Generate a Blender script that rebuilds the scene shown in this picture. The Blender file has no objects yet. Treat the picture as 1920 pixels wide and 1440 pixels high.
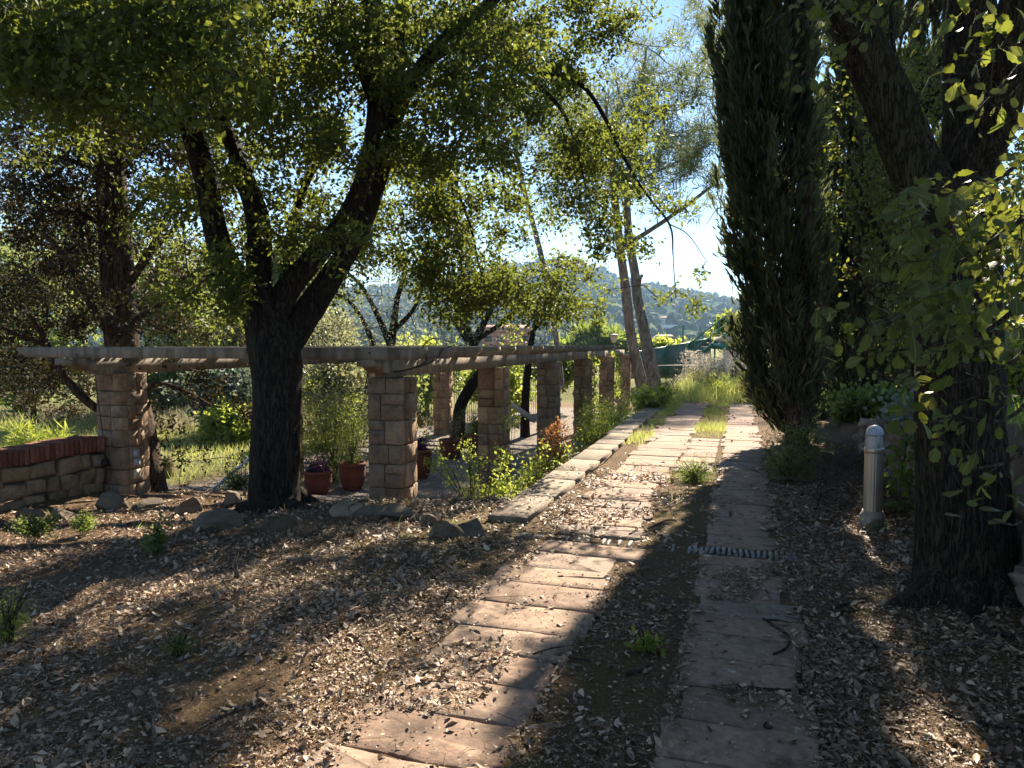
import bpy, math
import numpy as np
from mathutils import Vector, Matrix

# ------------------------------------------------------------------ camera, sky, sun, exposure
SC = bpy.context.scene
COL = SC.collection
F = 1331.0                      # focal length in pixels of the 1920 px wide photograph
PITCH = math.radians(3.2)
CZ = 1.6
cam_d = bpy.data.cameras.new("camera")
cam_d.sensor_width = 36.0
cam_d.lens = 36.0 * F / 1920.0
cam_d.clip_start = 0.05
cam_d.clip_end = 9000
cam = bpy.data.objects.new("camera", cam_d)
COL.objects.link(cam)
cam.location = (0, 0, CZ)
cam.rotation_euler = (math.radians(90) - PITCH, 0, 0)
SC.camera = cam

SUN_AZ = math.radians(20.4)     # to the right of the view axis
SUN_EL = math.radians(37.0)
world = bpy.data.worlds.new("World")
SC.world = world
world.use_nodes = True
wn = world.node_tree
wn.nodes.clear()
sky = wn.nodes.new("ShaderNodeTexSky")
sky.sky_type = 'NISHITA'
sky.sun_disc = False
sky.sun_elevation = SUN_EL
sky.sun_rotation = SUN_AZ
sky.air_density = 1.0
sky.dust_density = 0.0
sky.ozone_density = 3.0
bg = wn.nodes.new("ShaderNodeBackground")
bg.inputs[1].default_value = 0.047
wo = wn.nodes.new("ShaderNodeOutputWorld")
wn.links.new(sky.outputs[0], bg.inputs[0])
wn.links.new(bg.outputs[0], wo.inputs[0])

sun_d = bpy.data.lights.new("sun", 'SUN')
sun_d.energy = 5.0
sun_d.angle = math.radians(0.55)
sun_d.color = (1.0, 0.87, 0.69)
sun = bpy.data.objects.new("sun", sun_d)
COL.objects.link(sun)
sdir = Vector((math.sin(SUN_AZ) * math.cos(SUN_EL), math.cos(SUN_AZ) * math.cos(SUN_EL), math.sin(SUN_EL)))
sun.rotation_euler = sdir.to_track_quat('Z', 'Y').to_euler()
sun.location = (20, 40, 40)

SC.view_settings.view_transform = 'Standard'
SC.view_settings.look = 'None'
SC.view_settings.gamma = 1.0
SC.view_settings.exposure = 2.12
try:
    SC.view_settings.use_curve_mapping = False
except Exception:
    pass
SC.render.engine = 'CYCLES'
cy = SC.cycles
cy.max_bounces = 7
cy.diffuse_bounces = 4
cy.glossy_bounces = 2
cy.transmission_bounces = 4
cy.volume_bounces = 0
cy.transparent_max_bounces = 4
cy.caustics_reflective = False
cy.caustics_refractive = False
cy.sample_clamp_indirect = 6.0
cy.use_denoising = True

# ------------------------------------------------------------------ helpers
rng = np.random.default_rng(11)
SP, CP = math.sin(PITCH), math.cos(PITCH)


def P(px, py, Y):
    """World point on the sight line through photo pixel (px, py) at distance Y along the view."""
    x = (px - 960) / F
    u = (720 - py) / F
    k = Y / (u * SP + CP)
    return np.array([x * k, Y, CZ + k * (u * CP - SP)])


def G(px, py, z=0.0):
    x = (px - 960) / F
    u = (720 - py) / F
    k = (z - CZ) / (u * CP - SP)
    return np.array([x * k, k * (u * SP + CP), z])


PA = math.radians(17.9)
sA, cA = math.sin(PA), math.cos(PA)


def W(s, t, z=0.0):
    return np.array([s * sA + t * cA, s * cA - t * sA, z])


def ST(x, y):
    return x * sA + y * cA, x * cA - y * sA


def hash2(ix, iy, seed=0):
    h = (ix.astype(np.int64) * 374761393 + iy.astype(np.int64) * 668265263 + seed * 982451653) & 0x7fffffff
    h = ((h ^ (h >> 13)) * 1274126177) & 0x7fffffff
    return ((h ^ (h >> 16)) & 0xffff) / 65535.0


def vnoise(x, y, seed=0):
    x = np.asarray(x, float)
    y = np.asarray(y, float)
    ix, iy = np.floor(x), np.floor(y)
    fx, fy = x - ix, y - iy
    fx = fx * fx * (3 - 2 * fx)
    fy = fy * fy * (3 - 2 * fy)
    a = hash2(ix, iy, seed)
    b = hash2(ix + 1, iy, seed)
    c = hash2(ix, iy + 1, seed)
    d = hash2(ix + 1, iy + 1, seed)
    return (a + (b - a) * fx) * (1 - fy) + (c + (d - c) * fx) * fy - 0.5


def fbm(x, y, oct=3, seed=0):
    r, a, f = 0, 1.0, 1.0
    for k in range(oct):
        r = r + a * vnoise(np.asarray(x) * f, np.asarray(y) * f, seed + k)
        a *= .5
        f *= 2.03
    return r


def sstep(a, b, x):
    k = np.clip((x - a) / (b - a), 0, 1)
    return k * k * (3 - 2 * k)


def gz(x, y):
    """Height of the ground."""
    x = np.asarray(x, float)
    y = np.asarray(y, float)
    s, t = ST(x, y)
    z = -.085 * np.clip(-t - 2.25, 0, 5.2)
    edge = 0.22 * fbm(t * 1.1, s * 0 + 3.3, 2, 5)
    prof = np.interp(s + edge, [6.75, 7.15, 8.0, 11.2, 33, 38, 60], [0.3, -.33, -.56, -1.15, -1.15, -.1, 0])
    k = sstep(-2.18, -2.42, t)
    z = z * (1 - k) + np.minimum(z, prof) * k
    bank = np.interp(s, [-20, 1.0, 8.0, 10.5, 13, 60], [.8, .85, .8, .5, .12, .0])
    z = z + sstep(1.62, 1.74, t) * bank
    z = z + sstep(.55, 1.6, t) * .10
    near = np.exp(-((s - 4) / 16) ** 2)
    z = z + .07 * fbm(x * .9, y * .9, 3, 1) * near * (1 - .92 * np.exp(-((t + .6) / 1.15) ** 4))
    z = z + .022 * fbm(x * 5, y * 5, 2, 9) * near * (1 - .8 * np.exp(-((t + .6) / 1.1) ** 6))
    return z


def gzs(x, y):
    return float(gz(np.array([x]), np.array([y]))[0])


class Acc:
    """Collects triangles and quads with a tint per vertex, then builds ONE mesh."""

    def __init__(self):
        self.v, self.t, self.q, self.c, self.n = [], [], [], [], 0

    def add(self, v, tri=None, quad=None, tint=0.5):
        v = np.asarray(v, float).reshape(-1, 3)
        if tri is not None and len(tri):
            self.t.append(np.asarray(tri, np.int64).reshape(-1, 3) + self.n)
        if quad is not None and len(quad):
            self.q.append(np.asarray(quad, np.int64).reshape(-1, 4) + self.n)
        self.v.append(v)
        self.c.append(np.broadcast_to(np.asarray(tint, float), (len(v),)))
        self.n += len(v)

    def mesh(self, name, mat, smooth=False):
        m = bpy.data.meshes.new(name)
        v = np.concatenate(self.v) if self.v else np.zeros((0, 3))
        t = np.concatenate(self.t) if self.t else np.zeros((0, 3), np.int64)
        q = np.concatenate(self.q) if self.q else np.zeros((0, 4), np.int64)
        m.vertices.add(len(v))
        m.vertices.foreach_set("co", v.astype(np.float32).ravel())
        li = np.concatenate([t.ravel(), q.ravel()]).astype(np.int32)
        m.loops.add(len(li))
        m.loops.foreach_set("vertex_index", li)
        nt, nq = len(t), len(q)
        m.polygons.add(nt + nq)
        ls = np.concatenate([np.arange(nt) * 3, nt * 3 + np.arange(nq) * 4]).astype(np.int32)
        m.polygons.foreach_set("loop_start", ls)
        try:
            m.polygons.foreach_set("loop_total", np.concatenate([np.full(nt, 3), np.full(nq, 4)]).astype(np.int32))
        except Exception:
            pass
        if smooth:
            m.polygons.foreach_set("use_smooth", np.ones(nt + nq, bool))
        m.update(calc_edges=True)
        a = m.attributes.new("tint", 'FLOAT', 'POINT')
        a.data.foreach_set("value", np.concatenate(self.c).astype(np.float32))
        if mat is not None:
            for mm in (mat if isinstance(mat, (list, tuple)) else [mat]):
                m.materials.append(mm)
        return m

    def build(self, name, mat, parent=None, smooth=False):
        return link(name, self.mesh(name, mat, smooth), parent)


def link(name, mesh, parent=None, loc=None, rotz=0.0):
    o = bpy.data.objects.new(name, mesh)
    COL.objects.link(o)
    if parent is not None:
        o.parent = parent
        # parents are empties or meshes that are never rotated: children keep world places
        o.matrix_parent_inverse = parent.matrix_world.inverted()
    if loc is not None:
        o.location = loc
    if rotz:
        o.rotation_euler = (0, 0, rotz)
    return o


def tag(o, label, cat, group=None, kind=None):
    o["label"] = label
    if cat:
        o["category"] = cat
    if group:
        o["group"] = group
    if kind:
        o["kind"] = kind
    return o


def thing(name, label, cat, loc=(0, 0, 0), group=None):
    o = bpy.data.objects.new(name, None)
    COL.objects.link(o)
    o.location = [float(c) for c in loc]
    o.empty_display_size = .2
    bpy.context.view_layer.update()
    return tag(o, label, cat, group)


def norm(a):
    a = np.asarray(a, float)
    return a / np.maximum(np.linalg.norm(a, axis=-1, keepdims=True), 1e-9)


def rand_dirs(n, r=None):
    r = r or rng
    return norm(r.normal(size=(n, 3)))


def smooth_path(pts, rad, step):
    """Catmull-Rom through points, sampled about every `step` metres."""
    p = np.asarray(pts, float)
    r = np.asarray(rad, float)
    pp = np.vstack([2 * p[0] - p[1], p, 2 * p[-1] - p[-2]])
    op, orr = [], []
    for i in range(len(p) - 1):
        n = max(1, int(np.linalg.norm(p[i + 1] - p[i]) / step))
        a, b, c, d = pp[i], pp[i + 1], pp[i + 2], pp[i + 3]
        for k in range(n):
            u = k / n
            op.append(.5 * ((2 * b) + (c - a) * u + (2 * a - 5 * b + 4 * c - d) * u * u + (3 * b - a - 3 * c + d) * u ** 3))
            orr.append(r[i] + (r[i + 1] - r[i]) * u)
    op.append(p[-1])
    orr.append(r[-1])
    return np.array(op), np.array(orr)


def tube(acc, pts, rad, seg=8, rough=0.0, seed=0, cap=True, tint=.5, freq=7.0, stretch=.35):
    p = np.asarray(pts, float)
    r = np.asarray(rad, float)
    n = len(p)
    tg = np.gradient(p, axis=0) if n > 2 else np.repeat((p[1:] - p[:1]), 2, 0)
    tg = norm(tg)
    up = np.array([1., 0, 0]) if abs(tg[0][0]) < .8 else np.array([0, 1., 0])
    x = norm(np.cross(tg[0], up))
    ang = np.arange(seg) / seg * 2 * math.pi
    L = np.concatenate([[0], np.cumsum(np.linalg.norm(np.diff(p, axis=0), axis=1))])
    V = []
    for i in range(n):
        x = norm(x - tg[i] * np.dot(x, tg[i]))
        y = np.cross(tg[i], x)
        rr = np.full(seg, r[i])
        if rough:
            # ridged bark: furrows run along the limb
            a1 = np.cos(ang) * freq * r[i] * 4 + seed
            b1 = np.sin(ang) * freq * r[i] * 4 + L[i] * freq * stretch
            rid = np.abs(vnoise(a1 * 1.3, b1 * 1.3 + np.cos(ang) * 3, seed)) * 2
            lob = vnoise(np.cos(ang) * 1.1 + 5, np.sin(ang) * 1.1 + L[i] * .5, seed + 3)
            rr = rr * (1 + .22 * lob * (1 if rough > .02 else .5)) + rough * (rid - .4)
        V.append(p[i] + np.outer(np.cos(ang) * rr, x) + np.outer(np.sin(ang) * rr, y))
    V = np.concatenate(V)
    i = np.arange(n - 1)[:, None] * seg
    j = np.arange(seg)[None, :]
    j2 = (j + 1) % seg
    q = np.stack([i + j, i + j2, i + seg + j2, i + seg + j], -1).reshape(-1, 4)
    tri = []
    if cap:
        V = np.vstack([V, p[-1] + tg[-1] * r[-1] * .6, p[0] - tg[0] * 0])
        b = (n - 1) * seg
        for k in range(seg):
            tri.append((b + k, b + (k + 1) % seg, n * seg))
            tri.append(((k + 1) % seg, k, n * seg + 1))
    acc.add(V, tri, q, tint)


def twig_batch(acc, A, B, ra, rb, tint=.3, bend=.08, r=None):
    """Many thin three-sided twigs from A to B, each with one bend."""
    r = r or rng
    A = np.asarray(A, float)
    B = np.asarray(B, float)
    n = len(A)
    if n == 0:
        return
    d = norm(B - A)
    L = np.linalg.norm(B - A, axis=1, keepdims=True)
    M = (A + B) / 2 + r.normal(size=(n, 3)) * L * bend
    u = norm(np.cross(d, np.where(np.abs(d[:, 2:3]) > .8, [[1., 0, 0]], [[0, 0, 1.]])))
    w = np.cross(d, u)
    ra = np.broadcast_to(np.asarray(ra, float).reshape(-1, 1), (n, 1))
    rb = np.broadcast_to(np.asarray(rb, float).reshape(-1, 1), (n, 1))
    V = []
    for C, rr in ((A, ra), (M, (ra + rb) / 2), (B, rb)):
        for k in range(3):
            a = k * 2 * math.pi / 3
            V.append(C + rr * (math.cos(a) * u + math.sin(a) * w))
    V = np.stack(V, 1)
    q = np.array([(l * 3 + k, l * 3 + (k + 1) % 3, l * 3 + 3 + (k + 1) % 3, l * 3 + 3 + k) for l in range(2) for k in range(3)])
    Q = (np.arange(n)[:, None, None] * 9 + q[None]).reshape(-1, 4)
    if np.ndim(tint):
        tint = np.repeat(np.asarray(tint), 9)
    acc.add(V.reshape(-1, 3), None, Q, tint)


# leaf templates: x across, y along, z normal
def leaf_t(w, fold=.12, curl=.1):
    v = np.array([[0, 0, 0], [-.40 * w, .3, fold * w], [-.46 * w, .62, fold * w - curl * .4], [0, 1, -curl], [.46 * w, .62, fold * w - curl * .4],
                  [.40 * w, .3, fold * w], [0, .5, -.02]])
    f = np.array([[0, 6, 1], [1, 6, 2], [2, 6, 3], [3, 6, 4], [4, 6, 5], [5, 6, 0]])[:, ::-1]
    return v, f


def leaf2(w, fold=.15):
    return np.array([[0, 0, 0], [-.5 * w, .5, fold * w], [0, 1, 0], [.5 * w, .5, fold * w]]), np.array([[0, 2, 1], [0, 3, 2]])


def leaf4(w, fold=.12, curl=.12):
    v = np.array([[0, 0, 0], [-.5 * w, .52, fold * w - curl * .3], [0, 1, -curl], [.5 * w, .52, fold * w - curl * .3], [0, .5, -.03]])
    return v, np.array([[0, 4, 1], [1, 4, 2], [2, 4, 3], [3, 4, 0]])[:, ::-1]


NEEDLE = (np.array([[-.02, 0, 0], [.02, 0, 0], [0, 1, 0]]), np.array([[0, 1, 2]]))
BLADE = (np.array([[-.03, 0, 0], [.03, 0, 0], [.018, .55, .06], [-.018, .55, .06], [0, 1, .22]]),
         np.array([[0, 1, 2], [0, 2, 3], [3, 2, 4]]))


def scatter(acc, tmpl, pos, d, n, size, tint):
    tv, tf = tmpl
    pos = np.asarray(pos, float)
    N = len(pos)
    if N == 0:
        return
    d = norm(d)
    x = norm(np.cross(d, n))
    z = np.cross(x, d)
    size = np.broadcast_to(np.asarray(size, float), (N,))[:, None, None]
    V = pos[:, None, :] + size * (tv[None, :, 0:1] * x[:, None, :] + tv[None, :, 1:2] * d[:, None, :] + tv[None, :, 2:3] * z[:, None, :])
    T = (np.arange(N)[:, None, None] * len(tv) + tf[None]).reshape(-1, 3)
    acc.add(V.reshape(-1, 3), T, None, np.repeat(np.broadcast_to(tint, (N,)), len(tv)))


# ------------------------------------------------------------------ materials
def new_mat(name):
    m = bpy.data.materials.new(name)
    m.use_nodes = True
    nt = m.node_tree
    nt.nodes.clear()
    out = nt.nodes.new("ShaderNodeOutputMaterial")
    return m, nt, out


def N(nt, typ, **kw):
    n = nt.nodes.new(typ)
    for k, v in kw.items():
        if k.startswith("i_"):
            n.inputs[k[2:].replace("_", " ")].default_value = v
        else:
            setattr(n, k, v)
    return n


def ramp(nt, fac, stops):
    r = nt.nodes.new("ShaderNodeValToRGB")
    el = r.color_ramp.elements
    while len(el) < len(stops):
        el.new(.5)
    for e, (p, c) in zip(el, stops):
        e.position = p
        e.color = (c[0], c[1], c[2], 1)
    nt.links.new(fac, r.inputs[0])
    return r.outputs[0]


def mixc(nt, fac, a, b, mode='MIX'):
    m = nt.nodes.new("ShaderNodeMix")
    m.data_type = 'RGBA'
    m.blend_type = mode
    for sock, v in ((m.inputs[0], fac), (m.inputs[6], a), (m.inputs[7], b)):
        if isinstance(v, (int, float)):
            sock.default_value = v
        elif isinstance(v, (tuple, list)):
            sock.default_value = (v[0], v[1], v[2], 1)
        else:
            nt.links.new(v, sock)
    return m.outputs[2]


def noise_tex(nt, scale, detail=4, rough=.6, vec=None, coord='Object', stretch=None):
    tc = nt.nodes.new("ShaderNodeTexCoord")
    src = tc.outputs[coord] if vec is None else vec
    if stretch:
        mp = nt.nodes.new("ShaderNodeMapping")
        mp.inputs['Scale'].default_value = stretch
        nt.links.new(src, mp.inputs[0])
        src = mp.outputs[0]
    t = nt.nodes.new("ShaderNodeTexNoise")
    t.inputs['Scale'].default_value = scale
    t.inputs['Detail'].default_value = detail
    t.inputs['Roughness'].default_value = rough
    nt.links.new(src, t.inputs['Vector'])
    return t.outputs['Fac']


def bump(nt, h, strength, dist):
    b = nt.nodes.new("ShaderNodeBump")
    b.inputs['Strength'].default_value = strength
    b.inputs['Distance'].default_value = dist
    nt.links.new(h, b.inputs['Height'])
    return b.outputs[0]


def principled(nt, out, col, rough=.8, nrm=None, spec=.3, metal=0.0):
    p = nt.nodes.new("ShaderNodeBsdfPrincipled")
    if isinstance(col, (tuple, list)):
        p.inputs['Base Color'].default_value = (*col[:3], 1)
    else:
        nt.links.new(col, p.inputs['Base Color'])
    p.inputs['Roughness'].default_value = rough
    p.inputs['Specular IOR Level'].default_value = spec
    p.inputs['Metallic'].default_value = metal
    if nrm is not None:
        nt.links.new(nrm, p.inputs['Normal'])
    if out is not None:
        nt.links.new(p.outputs[0], out.inputs[0])
    return p


def foliage(name, dark, light, trans, tmix=.45, rough=.45, spec=.4):
    """Leaf: a reflecting side and light passing through; tint gives each leaf its own colour."""
    m, nt, out = new_mat(name)
    at = N(nt, "ShaderNodeAttribute", attribute_name="tint")
    c = ramp(nt, at.outputs['Fac'], [(0, dark), (1, light)])
    tcol = ramp(nt, at.outputs['Fac'], [(0, [k * .6 for k in trans]), (1, trans)])
    p = principled(nt, None, c, rough, None, spec)
    tr = nt.nodes.new("ShaderNodeBsdfTranslucent")
    nt.links.new(tcol, tr.inputs[0])
    mx = nt.nodes.new("ShaderNodeMixShader")
    mx.inputs[0].default_value = tmix
    nt.links.new(p.outputs[0], mx.inputs[1])
    nt.links.new(tr.outputs[0], mx.inputs[2])
    nt.links.new(mx.outputs[0], out.inputs[0])
    return m


def bark(name, c1, c2, scale=14, moss=None):
    m, nt, out = new_mat(name)
    n1 = noise_tex(nt, scale, 5, .65, stretch=(1, 1, .22))
    n2 = noise_tex(nt, 2.2, 3, .5)
    c = ramp(nt, n1, [(.3, c1), (.7, c2)])
    if moss:
        f = ramp(nt, n2, [(.5, (0, 0, 0)), (.68, (.7, .7, .7))])
        c = mixc(nt, f, c, moss)
    nf = noise_tex(nt, scale * 2.1, 3, .55, stretch=(1, 1, .16))
    fis = ramp(nt, nf, [(.40, (1.15,) * 3), (.475, (.9,) * 3), (.5, (.30, .28, .27)), (.525, (.9,) * 3), (.60, (1.15,) * 3)])  # shade inside the furrows is put into the bark colour
    c = mixc(nt, 1.0, c, fis, 'MULTIPLY')
    fh = ramp(nt, nf, [(.44, (1,) * 3), (.5, (0,) * 3), (.56, (1,) * 3)])
    h = nt.nodes.new("ShaderNodeMath")
    h.operation = 'ADD'
    nt.links.new(fh, h.inputs[0])
    nt.links.new(n1, h.inputs[1])
    principled(nt, out, c, .9, bump(nt, h.outputs[0], .9, .03), .15)
    return m


def stone_mat(name, cols, stain=(.05, .045, .035), scale=5.0, rnd=True, bstr=.6, stain_amt=.75, lichen=False):
    m, nt, out = new_mat(name)
    oi = nt.nodes.new("ShaderNodeObjectInfo")
    at = N(nt, "ShaderNodeAttribute", attribute_name="tint")
    base = ramp(nt, oi.outputs['Random'] if rnd else at.outputs['Fac'], cols)
    tc = nt.nodes.new("ShaderNodeTexCoord")
    # shift the pattern from piece to piece
    va = nt.nodes.new("ShaderNodeVectorMath")
    va.operation = 'ADD'
    cb = nt.nodes.new("ShaderNodeCombineXYZ")
    ml = nt.nodes.new("ShaderNodeMath")
    ml.operation = 'MULTIPLY'
    ml.inputs[1].default_value = 37.0
    nt.links.new(oi.outputs['Random'], ml.inputs[0])
    nt.links.new(ml.outputs[0], cb.inputs[0])
    nt.links.new(ml.outputs[0], cb.inputs[2])
    nt.links.new(tc.outputs['Object'], va.inputs[0])
    nt.links.new(cb.outputs[0], va.inputs[1])
    n1 = noise_tex(nt, scale, 5, .65, vec=va.outputs[0])
    n2 = noise_tex(nt, scale * 7, 3, .6, vec=va.outputs[0])
    f = ramp(nt, n1, [(.45, (0, 0, 0)), (.72, (stain_amt,) * 3)])
    c = mixc(nt, f, base, stain)
    if lichen:
        n4 = noise_tex(nt, scale * 2.6, 4, .7, vec=va.outputs[0])
        c = mixc(nt, ramp(nt, n4, [(.64, (0, 0, 0)), (.70, (.55, .55, .55))]), c, (.46, .43, .38))
        n5 = noise_tex(nt, scale * 1.1, 5, .7, vec=va.outputs[0])
        c = mixc(nt, ramp(nt, n5, [(.30, (.8,) * 3), (.40, (0,) * 3)]), c, (.085, .06, .04))
    g = ramp(nt, n2, [(.3, (.72, .72, .72)), (.7, (1.2, 1.18, 1.15))])
    c = mixc(nt, 1.0, c, g, 'MULTIPLY')
    h = mixc(nt, .5, n1, n2)
    principled(nt, out, c, .88, bump(nt, h, bstr, .02), .2)
    return m


def plain(name, col, rough=.6, metal=0.0, spec=.4, var=.25, scale=12):
    m, nt, out = new_mat(name)
    n1 = noise_tex(nt, scale, 4, .6)
    c = ramp(nt, n1, [(.25, [k * (1 - var) for k in col]), (.75, [min(1, k * (1 + var)) for k in col])])
    principled(nt, out, c, rough, bump(nt, n1, .15, .01), spec, metal)
    return m


M = {}
M['bark_oak'] = bark('holm oak bark', (.010, .008, .006), (.042, .034, .026), 17)
M['bark_oak_mossy'] = bark('mossy oak bark', (.012, .010, .007), (.055, .044, .030), 22, (.035, .036, .014))
M['bark_cypress'] = bark('cypress bark', (.035, .023, .017), (.125, .084, .06), 12)
M['bark_pine'] = bark('pine bark', (.13, .11, .095), (.36, .31, .27), 9)
M['twig'] = bark('twig bark', (.03, .023, .018), (.10, .08, .062), 30)
M['twig_pale'] = bark('dead twig bark', (.10, .078, .058), (.24, .19, .145), 30)
M['leaf_oak'] = foliage('holm oak leaf', (.024, .036, .013), (.055, .075, .022), (.26, .31, .045), .42, .58, .2)
M['leaf_big'] = foliage('young oak leaf', (.022, .036, .014), (.058, .082, .024), (.27, .30, .038), .40, .5, .28)


def veined_leaf():
    m, nt, out = new_mat('near oak leaf')
    at = N(nt, "ShaderNodeAttribute", attribute_name="tint")
    oi = nt.nodes.new("ShaderNodeObjectInfo")
    tc = nt.nodes.new("ShaderNodeTexCoord")
    sx = nt.nodes.new("ShaderNodeSeparateXYZ")
    nt.links.new(tc.outputs['Object'], sx.inputs[0])

    def mth(op, a, b=None):
        q = nt.nodes.new("ShaderNodeMath")
        q.operation = op
        for i_, v in enumerate((a, b)):
            if v is None:
                continue
            if isinstance(v, (int, float)):
                q.inputs[i_].default_value = v
            else:
                nt.links.new(v, q.inputs[i_])
        return q.outputs[0]
    ax = mth('ABSOLUTE', sx.outputs[0])
    k = mth('FRACT', mth('MULTIPLY', mth('SUBTRACT', sx.outputs[1], mth('MULTIPLY', ax, .75)), 9.0))
    side = ramp(nt, k, [(0, (1,) * 3), (.10, (0,) * 3), (.92, (0,) * 3), (1, (1,) * 3)])
    mid = ramp(nt, ax, [(.012, (1,) * 3), (.026, (0,) * 3)])
    vein = mixc(nt, 1.0, side, mid, 'ADD')
    sp = noise_tex(nt, 7.0, 3, .6)
    c = ramp(nt, oi.outputs['Random'], [(0, (.020, .034, .013)), (.8, (.05, .072, .022)), (1, (.075, .085, .024))])
    t = ramp(nt, oi.outputs['Random'], [(0, (.15, .19, .025)), (.8, (.27, .31, .04)), (1, (.36, .33, .05))])
    c = mixc(nt, vein, c, (.09, .11, .045))
    t = mixc(nt, vein, t, (.40, .42, .10))
    br = ramp(nt, sp, [(.66, (0,) * 3), (.74, (.8,) * 3)])
    c = mixc(nt, br, c, (.10, .06, .03))
    t = mixc(nt, br, t, (.12, .06, .02))
    p = principled(nt, None, c, .48, bump(nt, vein, .25, .02), .3)
    tr = nt.nodes.new("ShaderNodeBsdfTranslucent")
    nt.links.new(t, tr.inputs[0])
    mx = nt.nodes.new("ShaderNodeMixShader")
    mx.inputs[0].default_value = .42
    nt.links.new(p.outputs[0], mx.inputs[1])
    nt.links.new(tr.outputs[0], mx.inputs[2])
    nt.links.new(mx.outputs[0], out.inputs[0])
    return m


M['leaf_near'] = veined_leaf()
M['leaf_cedar'] = foliage('dark conifer spray', (.020, .016, .010), (.045, .048, .020), (.07, .055, .016), .25, .7, .2)
M['leaf_cypress'] = foliage('cypress spray', (.025, .036, .02), (.10, .115, .06), (.17, .20, .08), .3, .7, .2)
M['leaf_pine'] = foliage('pine needle', (.045, .07, .028), (.10, .125, .052), (.26, .30, .10), .38, .6, .3)
M['leaf_olive'] = foliage('olive leaf', (.09, .10, .06), (.20, .21, .14), (.40, .41, .19), .42, .5, .4)
M['leaf_lime'] = foliage('sunlit shrub leaf', (.07, .11, .02), (.16, .21, .045), (.52, .60, .09), .5, .5, .35)
M['leaf_mid'] = foliage('shrub leaf', (.04, .07, .02), (.09, .13, .035), (.34, .44, .08), .45, .5, .35)
M['leaf_grey'] = foliage('grey green leaf', (.07, .09, .075), (.16, .19, .16), (.20, .25, .16), .3, .6, .3)
M['leaf_red'] = foliage('reddened leaf', (.14, .06, .025), (.28, .13, .05), (.50, .22, .07), .45, .5, .3)
M['leaf_purple'] = foliage('purple leaf', (.025, .012, .028), (.07, .03, .075), (.12, .03, .12), .35, .45, .4)
M['leaf_far'] = foliage('far foliage', (.07, .10, .035), (.16, .19, .08), (.38, .44, .13), .45, .7, .2)
M['grass'] = foliage('grass blade', (.14, .16, .04), (.36, .35, .12), (.56, .60, .17), .48, .6, .25)
M['grass_dry'] = foliage('dry grass', (.22, .19, .10), (.42, .38, .24), (.42, .38, .22), .35, .7, .2)
M['plume'] = foliage('seed plume', (.50, .44, .37), (.75, .68, .58), (.6, .54, .45), .4, .8, .1)
M['flower_yellow'] = foliage('orange flower', (.45, .22, .02), (.60, .38, .03), (.5, .3, .03), .35, .7, .2)
M['litter'] = foliage('dry leaf', (.085, .050, .031), (.56, .42, .29), (.26, .15, .07), .15, .55, .35)
M['straw'] = foliage('dry needle', (.075, .043, .023), (.36, .235, .13), (.2, .12, .05), .1, .7, .2)
M['pillar_stone'] = stone_mat('pillar sandstone', [(0, (.16, .108, .07)), (.35, (.29, .195, .125)), (.6, (.21, .16, .12)), (1, (.36, .25, .16))], (.06, .043, .028), 7, bstr=1.0)
M['pillar_mass'] = stone_mat('far pillar sandstone', [(0, (.23, .155, .105)), (1, (.34, .235, .16))], (.09, .068, .05), 6, rnd=False)
M['mortar'] = stone_mat('mortar', [(0, (.15, .115, .085)), (1, (.20, .16, .115))], scale=8)
M['wall_stone'] = stone_mat('rubble stone', [(0, (.20, .14, .085)), (.5, (.26, .19, .12)), (.75, (.20, .17, .14)), (1, (.30, .22, .14))], (.08, .06, .04), 5)
M['bank_stone'] = stone_mat('bank wall stone', [(0, (.16, .12, .10)), (.5, (.24, .18, .15)), (1, (.30, .22, .18))], (.05, .045, .03), 5)
M['rock'] = stone_mat('weathered rock', [(0, (.10, .08, .06)), (.6, (.16, .125, .09)), (1, (.25, .20, .14))], (.04, .036, .02), 7, bstr=.9)
M['slab'] = stone_mat('paving sandstone', [(0, (.18, .122, .09)), (.3, (.265, .18, .128)), (.5, (.215, .165, .135)), (.75, (.295, .198, .135)), (1, (.235, .17, .128))], (.145, .11, .082), 3.6, bstr=.45, stain_amt=.75, lichen=True)
M['brick'] = stone_mat('red brick', [(0, (.13, .056, .04)), (.5, (.20, .082, .057)), (1, (.25, .115, .082))], (.075, .045, .036), 9, bstr=.5)
M['kerb'] = stone_mat('kerb stone', [(0, (.165, .13, .098)), (1, (.22, .178, .135))], (.09, .072, .053), 3.5, bstr=.6, lichen=True)
M['terracotta'] = stone_mat('terracotta', [(0, (.15, .045, .028)), (1, (.20, .065, .04))], (.10, .05, .04), 4, bstr=.1)


def concrete_mat():
    m, nt, out = new_mat('weathered concrete')
    n1 = noise_tex(nt, 2.2, 6, .7)
    n2 = noise_tex(nt, 30, 4, .6, stretch=(1, 1, .12))
    n3 = noise_tex(nt, 5, 4, .6, stretch=(1.4, 1.4, .25))
    c = ramp(nt, n1, [(.3, (.19, .158, .122)), (.7, (.31, .265, .21))])
    c = mixc(nt, 1.0, c, ramp(nt, n2, [(.3, (.80, .80, .80)), (.7, (1.1, 1.1, 1.1))]), 'MULTIPLY')
    c = mixc(nt, ramp(nt, n3, [(.42, (0, 0, 0)), (.7, (.8, .8, .8))]), c, (.09, .072, .052))
    principled(nt, out, c, .9, bump(nt, n2, .35, .01), .15)
    return m


M['concrete'] = concrete_mat()


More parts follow.
